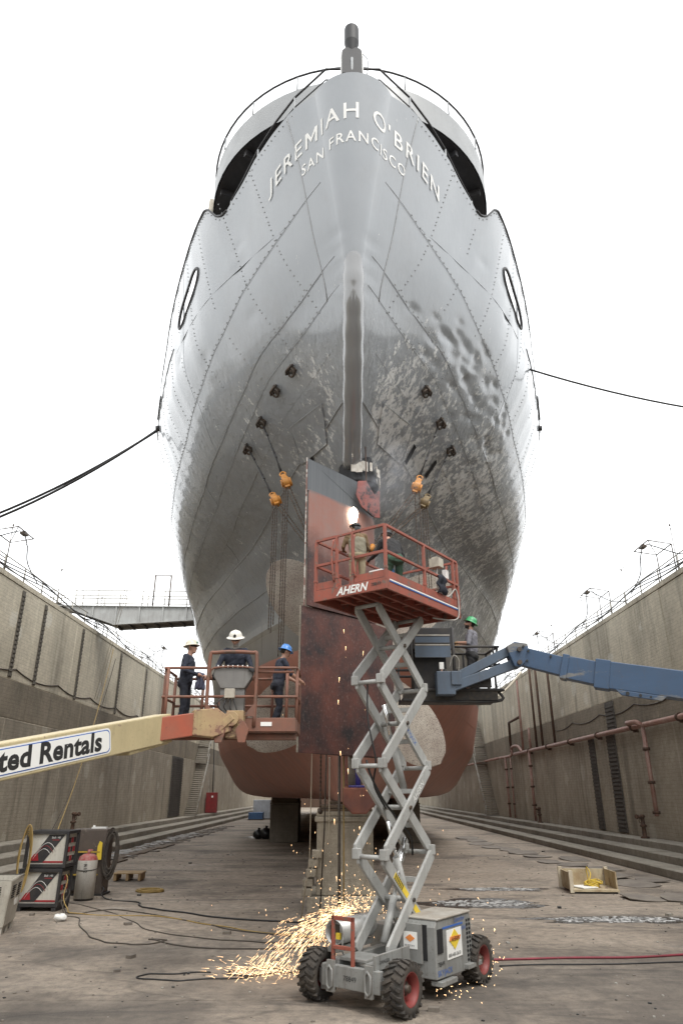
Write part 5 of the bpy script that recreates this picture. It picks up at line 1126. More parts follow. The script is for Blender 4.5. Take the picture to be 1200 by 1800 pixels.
    me.polygons.foreach_set('material_index', idx.astype(int).tolist()); me.polygons.foreach_set('use_smooth', [True]*nf); me.update()
    body = link('body', me, root)
    S = scale
    for s in (-1, 1): MB().sphere(hp((s*.034, .078, .022))*S, .012*S, 8).build('eye', M_LENS, root)
    MB().tube([hp((-.024, .093, -.052))*S, hp((0, .1, -.054))*S, hp((.024, .093, -.052))*S], .006*S, 6).build('mouth', plain('lips', (.3, .13, .1), .5), root)
    if glasses: MB().tube([hp((-.09, .0, .025))*S, hp((-.07, .075, .025))*S, hp((0, .1, .025))*S, hp((.07, .075, .025))*S, hp((.09, .0, .025))*S], .016*S, 6).build('glasses', M_LENS, root)
    if hat:
        hm_, hl = hat; axis = H @ unit(np.array([0, -.12, 1])); c = hp((0, -.01, .045))*S
        m = MB().lathe([(r*S, z*S) for r, z in ((.0, .128), (.045, .124), (.085, .105), (.11, .072), (.122, .03), (.126, .012), (.165, -.006), (.17, -.014), (.16, -.014), (.122, -.0), (.11, .0), (.09, .06), (0, .1))], c, axis, 28)
        ht = m.build('hard_hat', hm_, root)
        MB().tube([c + (H @ np.array([0, y, z]))*S for y, z in ((-.12, .04), (-.09, .105), (0, .135), (.08, .108), (.118, .045))], .012*S, 6).build('ridge', hm_, ht)
        if hl is not None: p = c + (H @ np.array([0, .125, .06]))*S; MB().cyl(p - (H @ np.array([0, .02, 0]))*S, p + (H @ np.array([0, .006, .002]))*S, .026*S, n=12).build('emblem', hl, ht)
    return root, hp, up, S
W_HAT = plain('hat_white', (.72, .7, .64), .4); BL_HAT = plain('hat_blue', (.07, .22, .55), .35); GR_HAT = plain('hat_green', (.05, .30, .12), .3); CR_HAT = plain('hat_cream', (.62, .57, .46), .4)
E_GRN = plain('emblem_green', (.05, .2, .12), .5)
# worker at the left end of the rust red basket, holding a folded cloth
w1, hp, up, S = person('worker in cream hard hat and navy coveralls holding a cloth', (-2.98, 13.32, 4.11), R(-95), .955, lean=R(4), hat=(CR_HAT, E_GRN), hair=M_GHAIR, glasses=True,
    arms={'L': ((-.27, .03, 1.16), (-.14, .27, 1.13)), 'R': ((.27, .03, 1.15), (.15, .26, 1.1))}, head=(R(0), R(4)))
M_CLOTH = mat('cloth_blue_grey', (.09, .1, .16), (.13, .13, .19), 12, .9, 0, .6, 20, dirt=0)
m = MB(); cl = []
for j in range(9):
    for i in range(7): cl.append((-2.74 + .10*math.sin(i*1.9 + j*.4)*.5 + .012*i, 13.22 + i*.035, 5.2 - j*.04 - .01*math.sin(i*2.)))
m.add(cl, [(j*7 + i, j*7 + i + 1, (j + 1)*7 + i + 1, (j + 1)*7 + i) for j in range(8) for i in range(6)], 0, True)
o = m.build('work_cloth', M_CLOTH); so = o.modifiers.new('t', 'SOLIDIFY'); so.thickness = .025; so.offset = 0
tag(o, 'crumpled blue grey work cloth held by the cream hat worker', 'cloth')
# worker at the console
person('worker in white hard hat leaning over the basket console', (-2.03, 13.3, 4.11), R(178), 1.04, lean=R(14), hat=(W_HAT, M_INK), hair=M_GHAIR, gloves=True, glasses=True, beard=True, cols=dict(glove=M_BLKC),
    arms={'L': ((-.3, .12, 1.2), (-.36, .36, 1.16)), 'R': ((.3, .12, 1.18), (.3, .34, 1.06))}, head=(R(3), R(-16)))
# worker at the right end, hands on the rail
person('worker in blue hard hat and dark clothes holding the basket rail', (-1.22, 13.4, 4.11), R(-72), .92, lean=R(10), hat=(BL_HAT, None), hair=M_HAIR, sleeve='skin',
    arms={'L': ((-.24, .16, 1.2), (-.12, .38, 1.12)), 'R': ((.24, .18, 1.18), (.16, .42, 1.1))}, head=(R(4), R(-14)), legs={'L': ((-.11, .08, .5), (-.12, -.02, .1), (-.13, .16, .05)), 'R': ((.11, .02, .5), (.12, -.12, .1), (.14, .06, .05))})
# worker in the blue lift
person('worker in green hard hat and grey shirt looking up at hull', (3.02, 15.95, 5.01), R(72), 1.06, lean=R(-3), hat=(GR_HAT, None), hair=M_HAIR, gloves=True, beard=True, glasses=True, cols=dict(shirt=M_GYC, pants=M_BLKC), sleeve='skin',
    arms={'L': ((-.29, .02, 1.16), (-.13, .26, 1.2)), 'R': ((.28, .04, 1.16), (.12, .28, 1.18))}, head=(R(8), R(16)))
# welder with his back to the camera
PZF = 6.69
wd, hp, up, S = person('welder in brown leather jacket and khaki trousers facing rudder', (.33, 13.36, PZF), R(14), .96, lean=R(12), hair=M_HAIR, gloves=True, cols=dict(shirt=M_BRN, pants=M_KHA, vest=M_OLV),
    arms={'L': ((-.28, .1, 1.18), (-.2, .36, 1.24)), 'R': ((.29, .08, 1.16), (.16, .34, 1.2))}, head=(0, R(-14)),
    extra=[((-.08, -.045, .98), (-.09, -.06, 1.26), .11, .1, 'vest'), ((.08, -.045, .98), (.09, -.06, 1.26), .11, .1, 'vest'), ((0, -.05, 1.0), (0, -.06, 1.28), .11, .1, 'vest'), ((0, .03, .96), (0, .03, 1.2), .12, .12, 'shirt')])
M_MASK = plain('mask_black', (.02, .02, .022), .4)
m = MB(); m.lathe([(.07*S, .13*S), (.115*S, .1*S), (.13*S, .02*S), (.125*S, -.09*S), (.1*S, -.13*S)], hp((0, .03, .01))*S, (0, .15, 1), 18, a0=-.3, a1=math.pi + .3)
m.tube([(hp((0, -.01, .05)) + np.array([.112*math.cos(t), .112*math.sin(t), 0]))*S for t in np.linspace(0, 2*math.pi, 17)[:-1]], .022*S, 6, closed=True)
m.build('welding_mask', M_MASK, wd)
# helper bent over beside him
cw, hp, up, S = person('helper in black jumper and green trousers bent over on the platform', (1.12, 13.55, PZF), R(25), 1.0, lean=R(27), drop=.06, hair=M_HAIR, gloves=False, cols=dict(shirt=M_BLKC, pants=M_GRN),
    arms={'L': ((-.28, .24, 1.24), (-.32, .5, 1.3)), 'R': ((.3, .1, 1.16), (.22, .3, 1.0))}, head=(R(0), R(12)), legs={'L': ((-.13, .16, .46), (-.13, -.08, .1), (-.15, .1, .05)), 'R': ((.15, .14, .44), (.14, -.1, .1), (.16, .08, .05))})
m = MB(); m.tube([(hp((0, -.005, .06)) + np.array([.108*math.cos(t), .108*math.sin(t), 0]))*S for t in np.linspace(0, 2*math.pi, 17)[:-1]], .022*S, 6, closed=True); m.lathe([(.03*S, .15*S), (.08*S, .13*S), (.112*S, .06*S)], hp((0, -.005, .0))*S, (0, 0, 1), 16)
m.build('cap', M_MASK, cw)
# ------------------------------------------------------------------ chain hoists between the pad eyes and the rudder
M_HOI = mat('hoist_orange', (.62, .26, .04), (.5, .2, .03), 8, .5, wear=(.12, .08, .05), wearth=.6, wscale=9); M_HOI2 = mat('hoist_brown', (.22, .15, .06), (.14, .1, .05), 8, .6)
M_CHAIN = mat('chain_rust', (.10, .07, .05), (.06, .05, .045), 12, .6, .5, dirt=0)
def chain(p, q, r=.016, sag=0):
    p, q = np.array(p, float), np.array(q, float); n = max(8, int(np.linalg.norm(q - p)/.045)); P = catenary(p, q, sag, n)
    m = MB(); m.tube(P, [r*(1.25 if i % 2 else .65) for i in range(n)], 5); return m
def hoist(padk, pos, att, label, mt, down, split=.12):
    pos, att, pad = np.array(pos, float), np.array(att, float), PADP[padk]; d = unit(pad - pos); x, y, _ = frame(d); f = unit(np.array([0, -1, 0]) - d*np.dot((0, -1, 0), d)); x = np.cross(f, d)
    h = empty('chain_hoist', pos, 0, label, 'chain hoist')
    b = MB().cyl(pos - x*.09, pos + x*.09, .17, n=18).cyl(pos - x*.15 - d*.02, pos - x*.09 - d*.02, .13, n=14).cyl(pos + x*.09, pos + x*.14, .11, n=14).box(pos + d*.15, (.16, .16, .2), ax=[x, f, d]).box(pos - d*.15, (.14, .14, .12), ax=[x, f, d]).build('body', mt, h, world=True, bevel=.012)
    MB().tube([pos + d*.32 + (x*math.cos(t) + d*math.sin(t))*.08 for t in np.linspace(0, 2*math.pi, 13)[:-1]], .026, 7, closed=True).cyl(pos + d*.22, pos + d*.3, .045, n=8).build('top_hook', mt, h, world=True)
    MB().tube([pos + d*.36, pos + (pad - pos)*.5 + x*.02, pad], .02, 6).tube([pos + d*.36 + x*.05, pos + (pad - pos)*.5 - x*.015, pad + x*.03], .016, 6).box(pos + (pad - pos)*.45, (.06, .06, .12), ax=[x, f, d]).box(pos + (pad - pos)*.85, (.06, .06, .1), ax=[x, f, d]).build('wire_sling', M_CABLE, h, world=True)
    for k in (-1, 1): chain(pos - d*.2 + x*.05*k, att + x*.04*k, .02).build('load_chain', M_CHAIN, h, world=True)
    MB().cyl(att + d*.25, att + d*.05, .06, n=10).tube([att + (x*math.cos(t) + d*math.sin(t))*.07 for t in np.linspace(0, 2*math.pi, 13)[:-1]], .02, 6, closed=True).build('bottom_hook', mt, h, world=True)
    for k, zz in enumerate(down): 
        q = pos + np.array([-split/2 + split*k/max(1, len(down) - 1), -.05 - .02*k, -.15]); chain(q, (q[0] + .01, q[1], zz), .015).build('hand_chain', M_CHAIN, h, world=True)
AL, AR = (-.55, 16.35, 8.5), (.75, 17.0, 8.9)
hoist('c', (-1.53, 17.14, 11.0), AL, 'orange chain hoist hung from the padeye nearer the rudder, left flank', M_HOI, (6.2, 6.3, 6.0))
hoist('d', (-1.85, 17.63, 10.66), AL, 'orange chain hoist with chains hanging before propeller blade', M_HOI, (7.0, 6.9, 7.1))
hoist('f', (2.1, 17.42, 10.99), AR, 'bright orange chain hoist hung above the platform control box', M_HOI, (7.4, 7.2))
hoist('g', (2.36, 17.89, 10.7), AR, 'brown chain hoist beside the bright orange one', M_HOI2, (7.6, 7.5, 7.7))
# ------------------------------------------------------------------ keel blocks
def block(x, y, w, d, top, label, group=None, parts=True):
    k = empty('keel_block', (x, y, 0), 0, label, 'keel block', group)
    MB().box((0, 0, top*.42), (w, d, top*.84)).build('concrete_pier', C_BLOCK, k, bevel=.03)
    MB().box((0, 0, top*.84 + .06 + .004), (w + .06, d + .04, .1)).build('cap_slab', C_BLOCK, k, bevel=.02)
    M = M_TIM; n = 3
    for i in range(n): 
        h = (top - top*.84 - .13)/n; MB().box((0, 0, top*.84 + .125 + h*(i + .5)), (w*.96, d*.94, h - .008)).build('timber', M, k, bevel=.008)
    return k
M_TIM = mat('block_timber', (.15, .11, .075), (.10, .075, .055), 3, .85, stretch=(.5, 4, 4), bump=.4, bscale=20)
M_PIER = concrete('pier_concrete', (.40, .35, .275), (.47, .415, .33), .55, board=.1, seed=21)
pr = empty('keel_pier', (.1, 22.6, 0), 0, 'tall stepped concrete pier supporting the ship heel behind the lift', 'keel block')
MB().box((.1, 22.7, 1.36), (1.62, 2.0, 1.9)).build('shaft', M_PIER, pr, world=True, bevel=.03)
MB().box((.1, 22.7, 2.36), (1.74, 2.1, .14)).build('cap', M_PIER, pr, world=True, bevel=.02); MB().box((.1, 22.7, 2.5), (1.66, 2.02, .12)).build('cap', M_PIER, pr, world=True, bevel=.02)
MB().box((.1, 22.7, .2), (2.1, 2.4, .4)).build('base', M_PIER, pr, world=True, bevel=.03)
for i, (z, w) in enumerate(((2.6, 1.6), (2.69, 1.5))): MB().box((.1, 22.7, z), (w, 1.9, .075)).build('timber', M_TIM, pr, world=True)
for i in range(5): MB().box((-.98 - .02*(i % 2) + .07*i, 21.75 + .05*(i % 2), .5 + i*.24), (.28, .4, .2), rz=random.uniform(-.1, .1)).build('step_block', M_PIER, pr, world=True, bevel=.02)
ORD = 'first second third fourth fifth sixth seventh eighth ninth tenth eleventh twelfth thirteenth fourteenth'.split()
for k in range(14):
    y = 27.5 + k*4.2; block(.3, y, 1.5, 1.5, 2.8, f'keel block under the keel, {ORD[k]} behind the stepped pier', 'keel blocks in a row under the keel')
for k, (x, y, w, d) in enumerate(((-3.9, 52, 1.9, 2.2), (4.4, 52, 1.9, 2.2), (-4.2, 58, 1.9, 2.2), (4.7, 58, 1.9, 2.2), (-4.5, 64, 1.9, 2.2), (4.9, 64, 1.9, 2.2), (-5.6, 73, 2.2, 2.4), (5.8, 73, 2.2, 2.4))):
    block(x, y, w, d, 2.78, f'{ORD[k//2]} large bilge block from the stern on the ' + ('gangway side' if x < 0 else 'red pipe side'), 'bilge blocks, ' + ('gangway side' if x < 0 else 'red pipe side'))
# jack beside the heel pintle
M_JACK = plain('jack_blue', (.06, .05, .22), .45)
jk = empty('screw_jack', (.28, 17.0, 3.17), 0, 'dark blue screw jack standing on the ship heel', 'jack')
MB().cyl((.38, 16.95, 3.2), (.38, 16.95, 3.84), .06, n=12).build('screw', M_JACK, jk, world=True); MB().cyl((.38, 16.95, 3.17), (.38, 16.95, 3.22), .22, n=16).build('foot', M_JACK, jk, world=True); MB().cyl((.38, 16.95, 3.55), (.38, 16.95, 3.65), .09, n=12).build('collar', M_JACK, jk, world=True)
# ------------------------------------------------------------------ welding racks at the left
M_WBL = mat('rack_black', (.022, .022, .026), (.04, .038, .036), 5, .55, dirt=.3); M_WWH = mat('rack_panel_white', (.55, .53, .48), (.47, .45, .38), 2, .5, dirt=.35); M_WRD = mat('rack_red', (.34, .02, .03), (.26, .02, .025), 3, .5)
def welding_rack(x, y, z, rz, label, w=1.15, d=.78, h=.96):
    r = empty('welding_power_source', (x, y, z), rz, label, 'welding machine')
    f = MB()
    for sx in (-w/2, w/2):
        for sy in (0, d): f.box((sx, sy, h/2), (.08, .08, h))
    for zz in (.05, h - .04):
        for sx in (-w/2, w/2): f.box((sx, d/2, zz), (.07, d, .09))
        for sy in (0, d): f.box((0, sy, zz), (w, .07, .09))
    f.build('frame', M_WBL, r, bevel=.008)
    ca = MB().box((0, d/2, h/2), (w - .1, d - .06, h - .18)).build('cabinet', M_WWH, r)
    a, b, z0, z1 = -w/2 + .07, w/2 - .07, .13, h - .1; q = lambda t: a + (b - a)*t
    MB().prism([(q(.02), z0), (q(.42), z0), (q(.98), z1), (q(.52), z1)], (0, .028, 0), (1, 0, 0), (0, 0, 1), .01).build('dark_band', M_WBL, ca)
    MB().box((0, .025, z0 + .02), (w - .14, .012, .045)).build('red_strip', M_WRD, ca)
    MB().prism([(q(.03), z0 + .05), (q(.3), z0 + .05), (q(.25), z0 + .25), (q(.15), z0 + .22)], (0, .017, 0), (1, 0, 0), (0, 0, 1), .006).build('red_flash', M_WRD, ca)
    for k in range(3): MB().tube([(q(.12) + .5*t*(1 + .15*k), .014, z0 + .08 + (.28 + .08*k)*math.sin(t*2.6)) for t in np.linspace(0, 1, 10)], .006, 4).build('arc_line', M_WLAB if k != 1 else M_WRD, ca)
    decal('maker_marking', 'Bull - 40', .075, (q(.6), .018, z1 - .1), (1, 0, 0), (0, 0, 1), M_WLAB, ca, .004); MB().box((q(.72), .02, z1 - .14), (.2, .008, .02)).build('underline', M_WRD, ca)
    for k in range(4):
        for j in range(3): MB().box((w/2 - .045, .13 + k*.17, .22 + j*.24), (.03, .11, .14)).build('socket_panel', M_WBL if (k + j) % 2 else M_WRD, ca)
    return r
welding_rack(-8.55, 21.9, .1, R(-2), 'lower welding machine of the black framed stack'); welding_rack(-8.5, 21.94, 1.08, R(-2), 'upper welding machine of the black framed stack')
sk = empty('stack_skid', (-8.53, 21.9, 0), R(-2), 'black steel skid under the stacked welding machines', 'skid')
for sx in (-.5, .5): MB().box((sx, .4, .05), (.12, .9, .09)).build('runner', M_WBL, sk)
# tall brown cabinet with tool trolley
M_CAB = mat('cabinet_brown', (.11, .085, .07), (.08, .065, .055), 2, .6, wear=(.2, .17, .14), wearth=.63)
cbn = empty('equipment_cabinet', (-8.28, 25.3, 0), R(0), 'tall brown steel cabinet behind the white gas cylinder', 'cabinet')
MB().box((-.05, .1, 1.0), (1.15, .7, 1.9)).build('body', M_CAB, cbn, bevel=.02); MB().box((-.05, -.26, 1.4), (1.1, .03, 1.05)).build('door', M_CAB, cbn, bevel=.01); MB().box((-.3, -.3, .7), (.6, .12, 1.1)).build('battery_box', M_WBL, cbn, bevel=.02)
MB().box((-.1, -.42, 1.28), (1.0, .04, .04)).box((-.1, -.42, .62), (1.0, .04, .04)).build('yellow_bar', mat('bar_yellow', (.55, .36, .04), (.45, .3, .04), 4, .55), cbn); MB().prism([(0, 0), (.16, 0), (.14, .5), (.05, .55), (0, .4)], (.3, -.4, 1.05), (1, 0, 0), (0, 0, 1), .03).build('yellow_bracket', M_YEL, cbn)
MB().box((0, .1, .03), (1.2, .8, .06)).build('base', M_WBL, cbn); MB().box((.1, .2, 1.97), (.5, .2, .06)).cyl((-.1, .2, 1.95), (-.1, .2, 2.05), .04, n=8).build('top_clutter', M_WLAB, cbn)
# coiled hoses on the cabinet side
M_HOSE = mat('hose_dark', (.05, .042, .036), (.08, .065, .05), 8, .7, dirt=0)
hb = MB()
for k in range(16):
    rx, rz_ = .26 + random.uniform(-.05, .08), .62 + random.uniform(-.12, .12); c = (-7.72 + random.uniform(-.06, .06), 25.0 + random.uniform(-.1, .1), 1.25 + random.uniform(-.1, .05))
    hb.tube([(c[0] + rx*.7*math.cos(t) + .15, c[1] + .35*rx*math.sin(t), c[2] + rz_*math.sin(t)) for t in np.linspace(0, 2*math.pi, 25)[:-1]], .018, 5, closed=True)
tag(hb.build('hose_coil', M_HOSE), 'thick coil of dark welding hose hung beside the brown cabinet', 'hose')
# gas cylinders
M_CYW = mat('cylinder_white', (.60, .58, .54), (.52, .5, .45), 3, .5, wear=(.3, .2, .15), wearth=.66); M_CYR = mat('cylinder_red_cap', (.34, .05, .045), (.4, .2, .18), 9, .6)
def cylinder(x, y, r, h, label, m_, cap):
    c = empty('gas_cylinder', (x, y, 0), 0, label, 'gas cylinder')
    MB().lathe([(0, .06), (r, .06), (r, h*.82), (r*.98, h*.84)], n=28).build('body', m_, c); MB().lathe([(r*.985, h*.835), (r*.85, h*.92), (r*.5, h*.97), (0, h*.98)], n=28).build('shoulder', cap, c); MB().lathe([(0, 0), (r*.95, 0), (r*.95, .07)], n=24).build('foot_ring', M_WBL, c)
    MB().cyl((0, 0, h*.96), (0, 0, h*1.06), .05, n=10).box((.05, 0, h*1.05), (.14, .05, .05)).build('valve', cap, c); return c
g1 = cylinder(-7.98, 24.1, .30, 1.32, 'white gas cylinder with red shoulder before the brown cabinet', M_CYW, M_CYR)
MB().tube([(.305*math.cos(t), .305*math.sin(t), .86 + .03*math.sin(t)) for t in np.linspace(0, 2*math.pi, 25)[:-1]], .012, 5, closed=True).build('strap', M_CABLE, g1); decal('chalk_marking', 'R12', .16, (-.02, -.306, 1.02), (.1, 0, -1), (1, 0, .1), M_INK, g1)
cylinder(-8.75, 24.2, .13, .85, 'slim silver cylinder standing between the cabinet and the machines', mat('cylinder_silver', (.5, .49, .46), (.4, .38, .35), 4, .45, .4), M_GALV)
# plastic bin
M_BIN = mat('bin_plastic', (.50, .48, .42), (.42, .39, .33), 3, .6, dirt=.4)
bn = empty('pallet_bin', (-8.55, 18.9, 0), R(12), 'grey plastic pallet bin with slotted sides beside the welding machines', 'bin')
def bwall(a, b, c, d, nm='side_wall'):
    m = MB().add([a, b, c, d], [(0, 1, 2, 3)]).build(nm, M_BIN, bn); s_ = m.modifiers.new('t', 'SOLIDIFY'); s_.thickness = .04; s_.offset = 0; return m
wx, wy, tz = .52, .6, 1.12
lo_ = [(-wx, -wy, .16), (wx, -wy, .16), (wx, wy, .16), (-wx, wy, .16)]; hi = [(x*1.13, y*1.13, tz) for x, y, z in lo_]
for i in range(4): bwall(lo_[i], lo_[(i + 1) % 4], hi[(i + 1) % 4], hi[i])
MB().add(lo_, [(0, 1, 2, 3)]).build('floor', M_BIN, bn); MB().tube([hi[0], hi[1], hi[2], hi[3]], .035, 6, closed=True).build('rim', M_BIN, bn)
for x, y in ((-.45, -.5), (.45, -.5), (.45, 0), (-.45, 0), (-.45, .5), (.45, .5)): MB().box((x, y, .08), (.14, .18, .16)).build('foot', M_BIN, bn)
for j in range(6):
    for sy in (-.3, .28): MB().box((wx*1.085 + .004*j + .02, sy, .74 + j*.05), (.03, .3, .022)).build('slot', M_INK, bn)
    for sx in (-.24, .24): MB().box((sx, -wy*1.085 - .004*j - .02, .74 + j*.05), (.3, .03, .022)).build('slot', M_INK, bn)
MB().box((wx*1.06 + .028, .25, .6), (.01, .3, .14)).build('label_plate', M_WLAB, bn)
# small pallet
M_WOOD = mat('pallet_wood', (.36, .25, .13), (.28, .19, .10), 4, .8, stretch=(1, 6, 1), bump=.3)
pl = empty('small_pallet', (-8.05, 29.3, 0), R(4), 'small wooden pallet lying on the dock floor', 'pallet')
for k in range(5): MB().box((0, -.4 + k*.2, .27), (1.05, .16, .03)).build('deck_board', M_WOOD, pl)
for x in (-.45, 0, .45): MB().box((x, 0, .14), (.1, .9, .22)).build('bearer', M_WOOD, pl)
# bottle bag
m = MB().sphere((-7.25, 20.3, .09), .13, 12, sc=(1.3, .8, .65)); m.v = [v + np.random.uniform(-.03, .03, v.shape)*np.array([1, 1, .6]) for v in m.v]; tag(m.build('plastic_bag', M_WLAB), 'crumpled white plastic bag on floor by the welding machines', 'bag')
# ------------------------------------------------------------------ wooden tray, sheets and rubbish at the right
M_PLY = mat('weathered_ply', (.50, .43, .29), (.36, .27, .16), 2.5, .75, wear=(.16, .10, .07), wearth=.6, wscale=3)
ty = empty('wooden_tray', (8.4, 26.2, 0), R(-3), 'open weathered wooden tray holding yellow rope on the floor', 'tray')
MB().box((0, 0, .09), (1.5, 1.5, .06)).build('bottom', M_PLY, ty); MB().box((0, 0, .03), (1.4, 1.4, .05)).build('skid', M_INK, ty)
MB().box((-.73, .05, .34), (.05, 1.45, .5)).build('side_panel', M_PLY, ty, bevel=.008); MB().box((.74, .1, .36), (.05, 1.3, .54)).build('side_panel', M_PLY, ty, bevel=.008); MB().box((0, .74, .36), (1.4, .05, .5)).build('back_panel', M_PLY, ty, bevel=.008)
for x, y in ((-.78, -.7), (-.78, .78), (.78, .7)): MB().box((x, y, .35), (.13, .1, .66)).build('corner_post', mat('post_cream', (.6, .54, .42), (.5, .43, .32), 4, .7), ty, bevel=.01)
MB().box((-.25, -.2, .15), (.6, .7, .03), rz=.4).build('plastic_sheet', M_WLAB, ty)
M_YROPE = plain('rope_yellow', (.6, .43, .06), .8)
rp = MB(); 
for k in range(7): rp.tube([(8.45 + (.22 + .05*random.random())*math.cos(t) + .02*k, 26.2 + .25*math.sin(t), .17 + .02*k + .05*math.sin(2*t + k)) for t in np.linspace(0, 2*math.pi, 19)[:-1]], .018, 5, closed=True)
rp.tube(smooth_path([(8.3, 26.1, .2), (8.5, 26.3, .5), (8.55, 26.85, .66), (8.6, 26.9, .2)], 5), .018, 5)
tag(rp.build('rope_bundle', M_YROPE), 'yellow rope bundle lying in the wooden tray', 'rope')
M_SHEET = mat('scale_sheet', (.20, .175, .145), (.13, .11, .095), 1.5, .75, world=True, bump=.5, bscale=12)
shp = [(9.9, 36.4, .55, .9), (10.6, 35.0, .7, .8), (10.4, 30.2, .8, .9), (10.5, 27.9, .7, 1.1), (9.35, 24.3, .55, .95), (10.6, 24.1, .8, .8), (9.2, 46.0, .7, 1.2), (9.7, 44.0, .6, 1.0), (9.9, 41.8, .8, 1.0), (10.1, 39.6, .7, .9), (11.3, 33.0, .6, 1.0), (11.6, 29.0, .5, .8), (9.0, 49, .8, 1.2), (9.2, 52, .7, 1.0), (9.1, 55, .8, 1.2), (11.5, 38, .6, 1.3), (11.8, 25.3, .6, 1.2)]
spots = ['beside the wooden tray', 'under the kerb past the wooden tray', 'far along the kerb below the red pipe']
for k, (x, y, a, b) in enumerate(shp):
    n_ = 9; pts = []
    for i in range(n_): t = 2*math.pi*i/n_; s_ = 1/max(abs(math.cos(t)), abs(math.sin(t))); pts.append((a*s_*math.cos(t)*random.uniform(.82, 1.08), b*.8*s_*math.sin(t)*random.uniform(.82, 1.08)))
    an = random.uniform(-.5, .5); m = MB().prism(pts, (x, y, .03 + .012*(k % 3)), (math.cos(an), math.sin(an), random.uniform(-.03, .05)), (-math.sin(an), math.cos(an), random.uniform(.0, .06)), .02)
    tag(m.build('scale_sheet', M_SHEET), 'loose curled sheet of rust scale ' + (spots[0] if y < 28 else spots[1] if y < 40 else spots[2]), 'sheet', 'loose rust scale sheets ' + (spots[0] if y < 28 else spots[1] if y < 40 else spots[2]))
# rubble line along the left kerb
rb = MB()
for k in range(420):
    y = random.uniform(26, 75); x = -11.6 + random.gauss(0, .35) + (y - 26)*.004; s_ = random.uniform(.05, .22); rb.box((x, y, s_*.14), (s_*2.2, s_*2.6, s_*.3), rz=random.uniform(0, 3))
tag(rb.build('rubble', M_SHEET), kind='stuff', label='flat rust scale and rubble swept along the kerb', cat='rubble')
rb = MB()
for k in range(160):
    y = random.uniform(28, 62); s_ = random.uniform(.04, .16); rb.box((-11.9 + random.gauss(0, .3), y, s_*.2 + .05), (s_*2., s_*3, s_*.25), rz=random.uniform(0, 3))
tag(rb.build('foil_scraps', mat('foil_scrap', (.6, .6, .6), (.4, .4, .4), 5, .35, .3)), kind='stuff', label='pale plastic and foil scraps along the kerb', cat='scraps')
for x, y0, y1, l in ((-11.0, 27, 48, 'long dark boards laid end to end along the gangway-side kerb'),):
    bdg = empty('floor_boards', (x, y0, 0), 0, l, 'boards')
    for k in range(6): MB().box((x + random.uniform(-.2, .2), y0 + 1.8 + k*3.6, .04), (.5, 3.4, .05), rz=random.uniform(-.06, .06)).build('board', M_TIM, bdg, world=True)
# white crusted puddles
M_FLK = mat('pale_flake', (.6, .6, .59), (.35, .34, .33), 9, .6, dirt=.3); M_WETD = NT('wet_stain'); M_WETD = M_WETD.fin((.05, .046, .042), M_WETD.ramp(M_WETD.noise(M_WETD.pos(True), 2.2, 6, .7), (.35, .06), (.65, .5)), 0, .5)
for (x, y, a, b, l) in ((4.2, 23.4, 1.5, .7, 'white crusted puddle on the floor behind the scissor lift'), (7.2, 20.5, 1.9, .45, 'white crusted puddle on the floor before the wooden tray'), (5.4, 26.6, 1.4, .4, 'thin crusted puddle beside the wooden tray'), (-5.6, 57, 1.2, 1.2, 'pale wet puddle beside the black rubbish bags')):
    pd = empty('puddle', (x, y, 0), 0, l, 'puddle'); 
    pts = [(1.25*a*math.cos(t)*(1 + .2*math.sin(3*t + x) + .14*math.sin(7*t) + .1*math.sin(13*t + 1)), 1.25*b*math.sin(t)*(1 + .2*math.sin(2*t + y) + .16*math.sin(5*t) + .12*math.sin(11*t))) for t in np.linspace(0, 2*math.pi, 49)[:-1]]
    MB().add([(x + u, y + v, .003) for u, v in pts], [tuple(range(48))]).build('water', M_WETD, pd, world=True)
    fk = MB()
    for k in range(170):
        t, rr = random.uniform(0, 6.28), random.random()**.7*.95; s_ = random.uniform(.02, .1)
        fk.box((x + a*rr*math.cos(t), y + b*rr*math.sin(t), .012), (s_*2.2, s_*.9, .012), rz=random.gauss(0, .6))
    tag(fk.build('paint_flakes', M_FLK, pd, world=True), kind='stuff')
# rubbish bags by the far blocks
M_BAG = plain('bag_black', (.012, .012, .014), .35)
for k, (x, y, r, l) in enumerate(((-6.0, 54.6, .42, 'black rubbish bag at the wall end of the bag heap'), (-5.45, 54.5, .5, 'black rubbish bag in the middle of the bag heap'), (-4.9, 54.7, .44, 'black rubbish bag at the ship end of the bag heap'))):
    b = MB().sphere((x, y, r*.72), r, 14, sc=(1, .9, .8)).cyl((x, y, r*1.4), (x + .05, y, r*1.75), .06, .12, n=8).build('rubbish_bag', M_BAG); tag(b, l, 'rubbish bag', 'rubbish bags')
# far goods at the dock end on the left
for k, (x, y, w, h, c, l) in enumerate(((-10.2, 96, 2.2, 2.2, (.55, .58, .62), 'pale wrapped load standing far down the dock floor'), (-10.6, 93, 1.8, .8, (.06, .14, .3), 'low blue crate far down the dock floor'))):
    t = empty('stacked_load', (x, y, 0), 0, l, 'load'); MB().box((x, y, h/2 + .08), (w, 1.4, h)).build('body', mat('load_%d' % k, c, None, 2, .5), t, world=True, bevel=.06); MB().box((x, y, .04), (w + .1, 1.5, .08)).build('base', M_TIM, t, world=True)
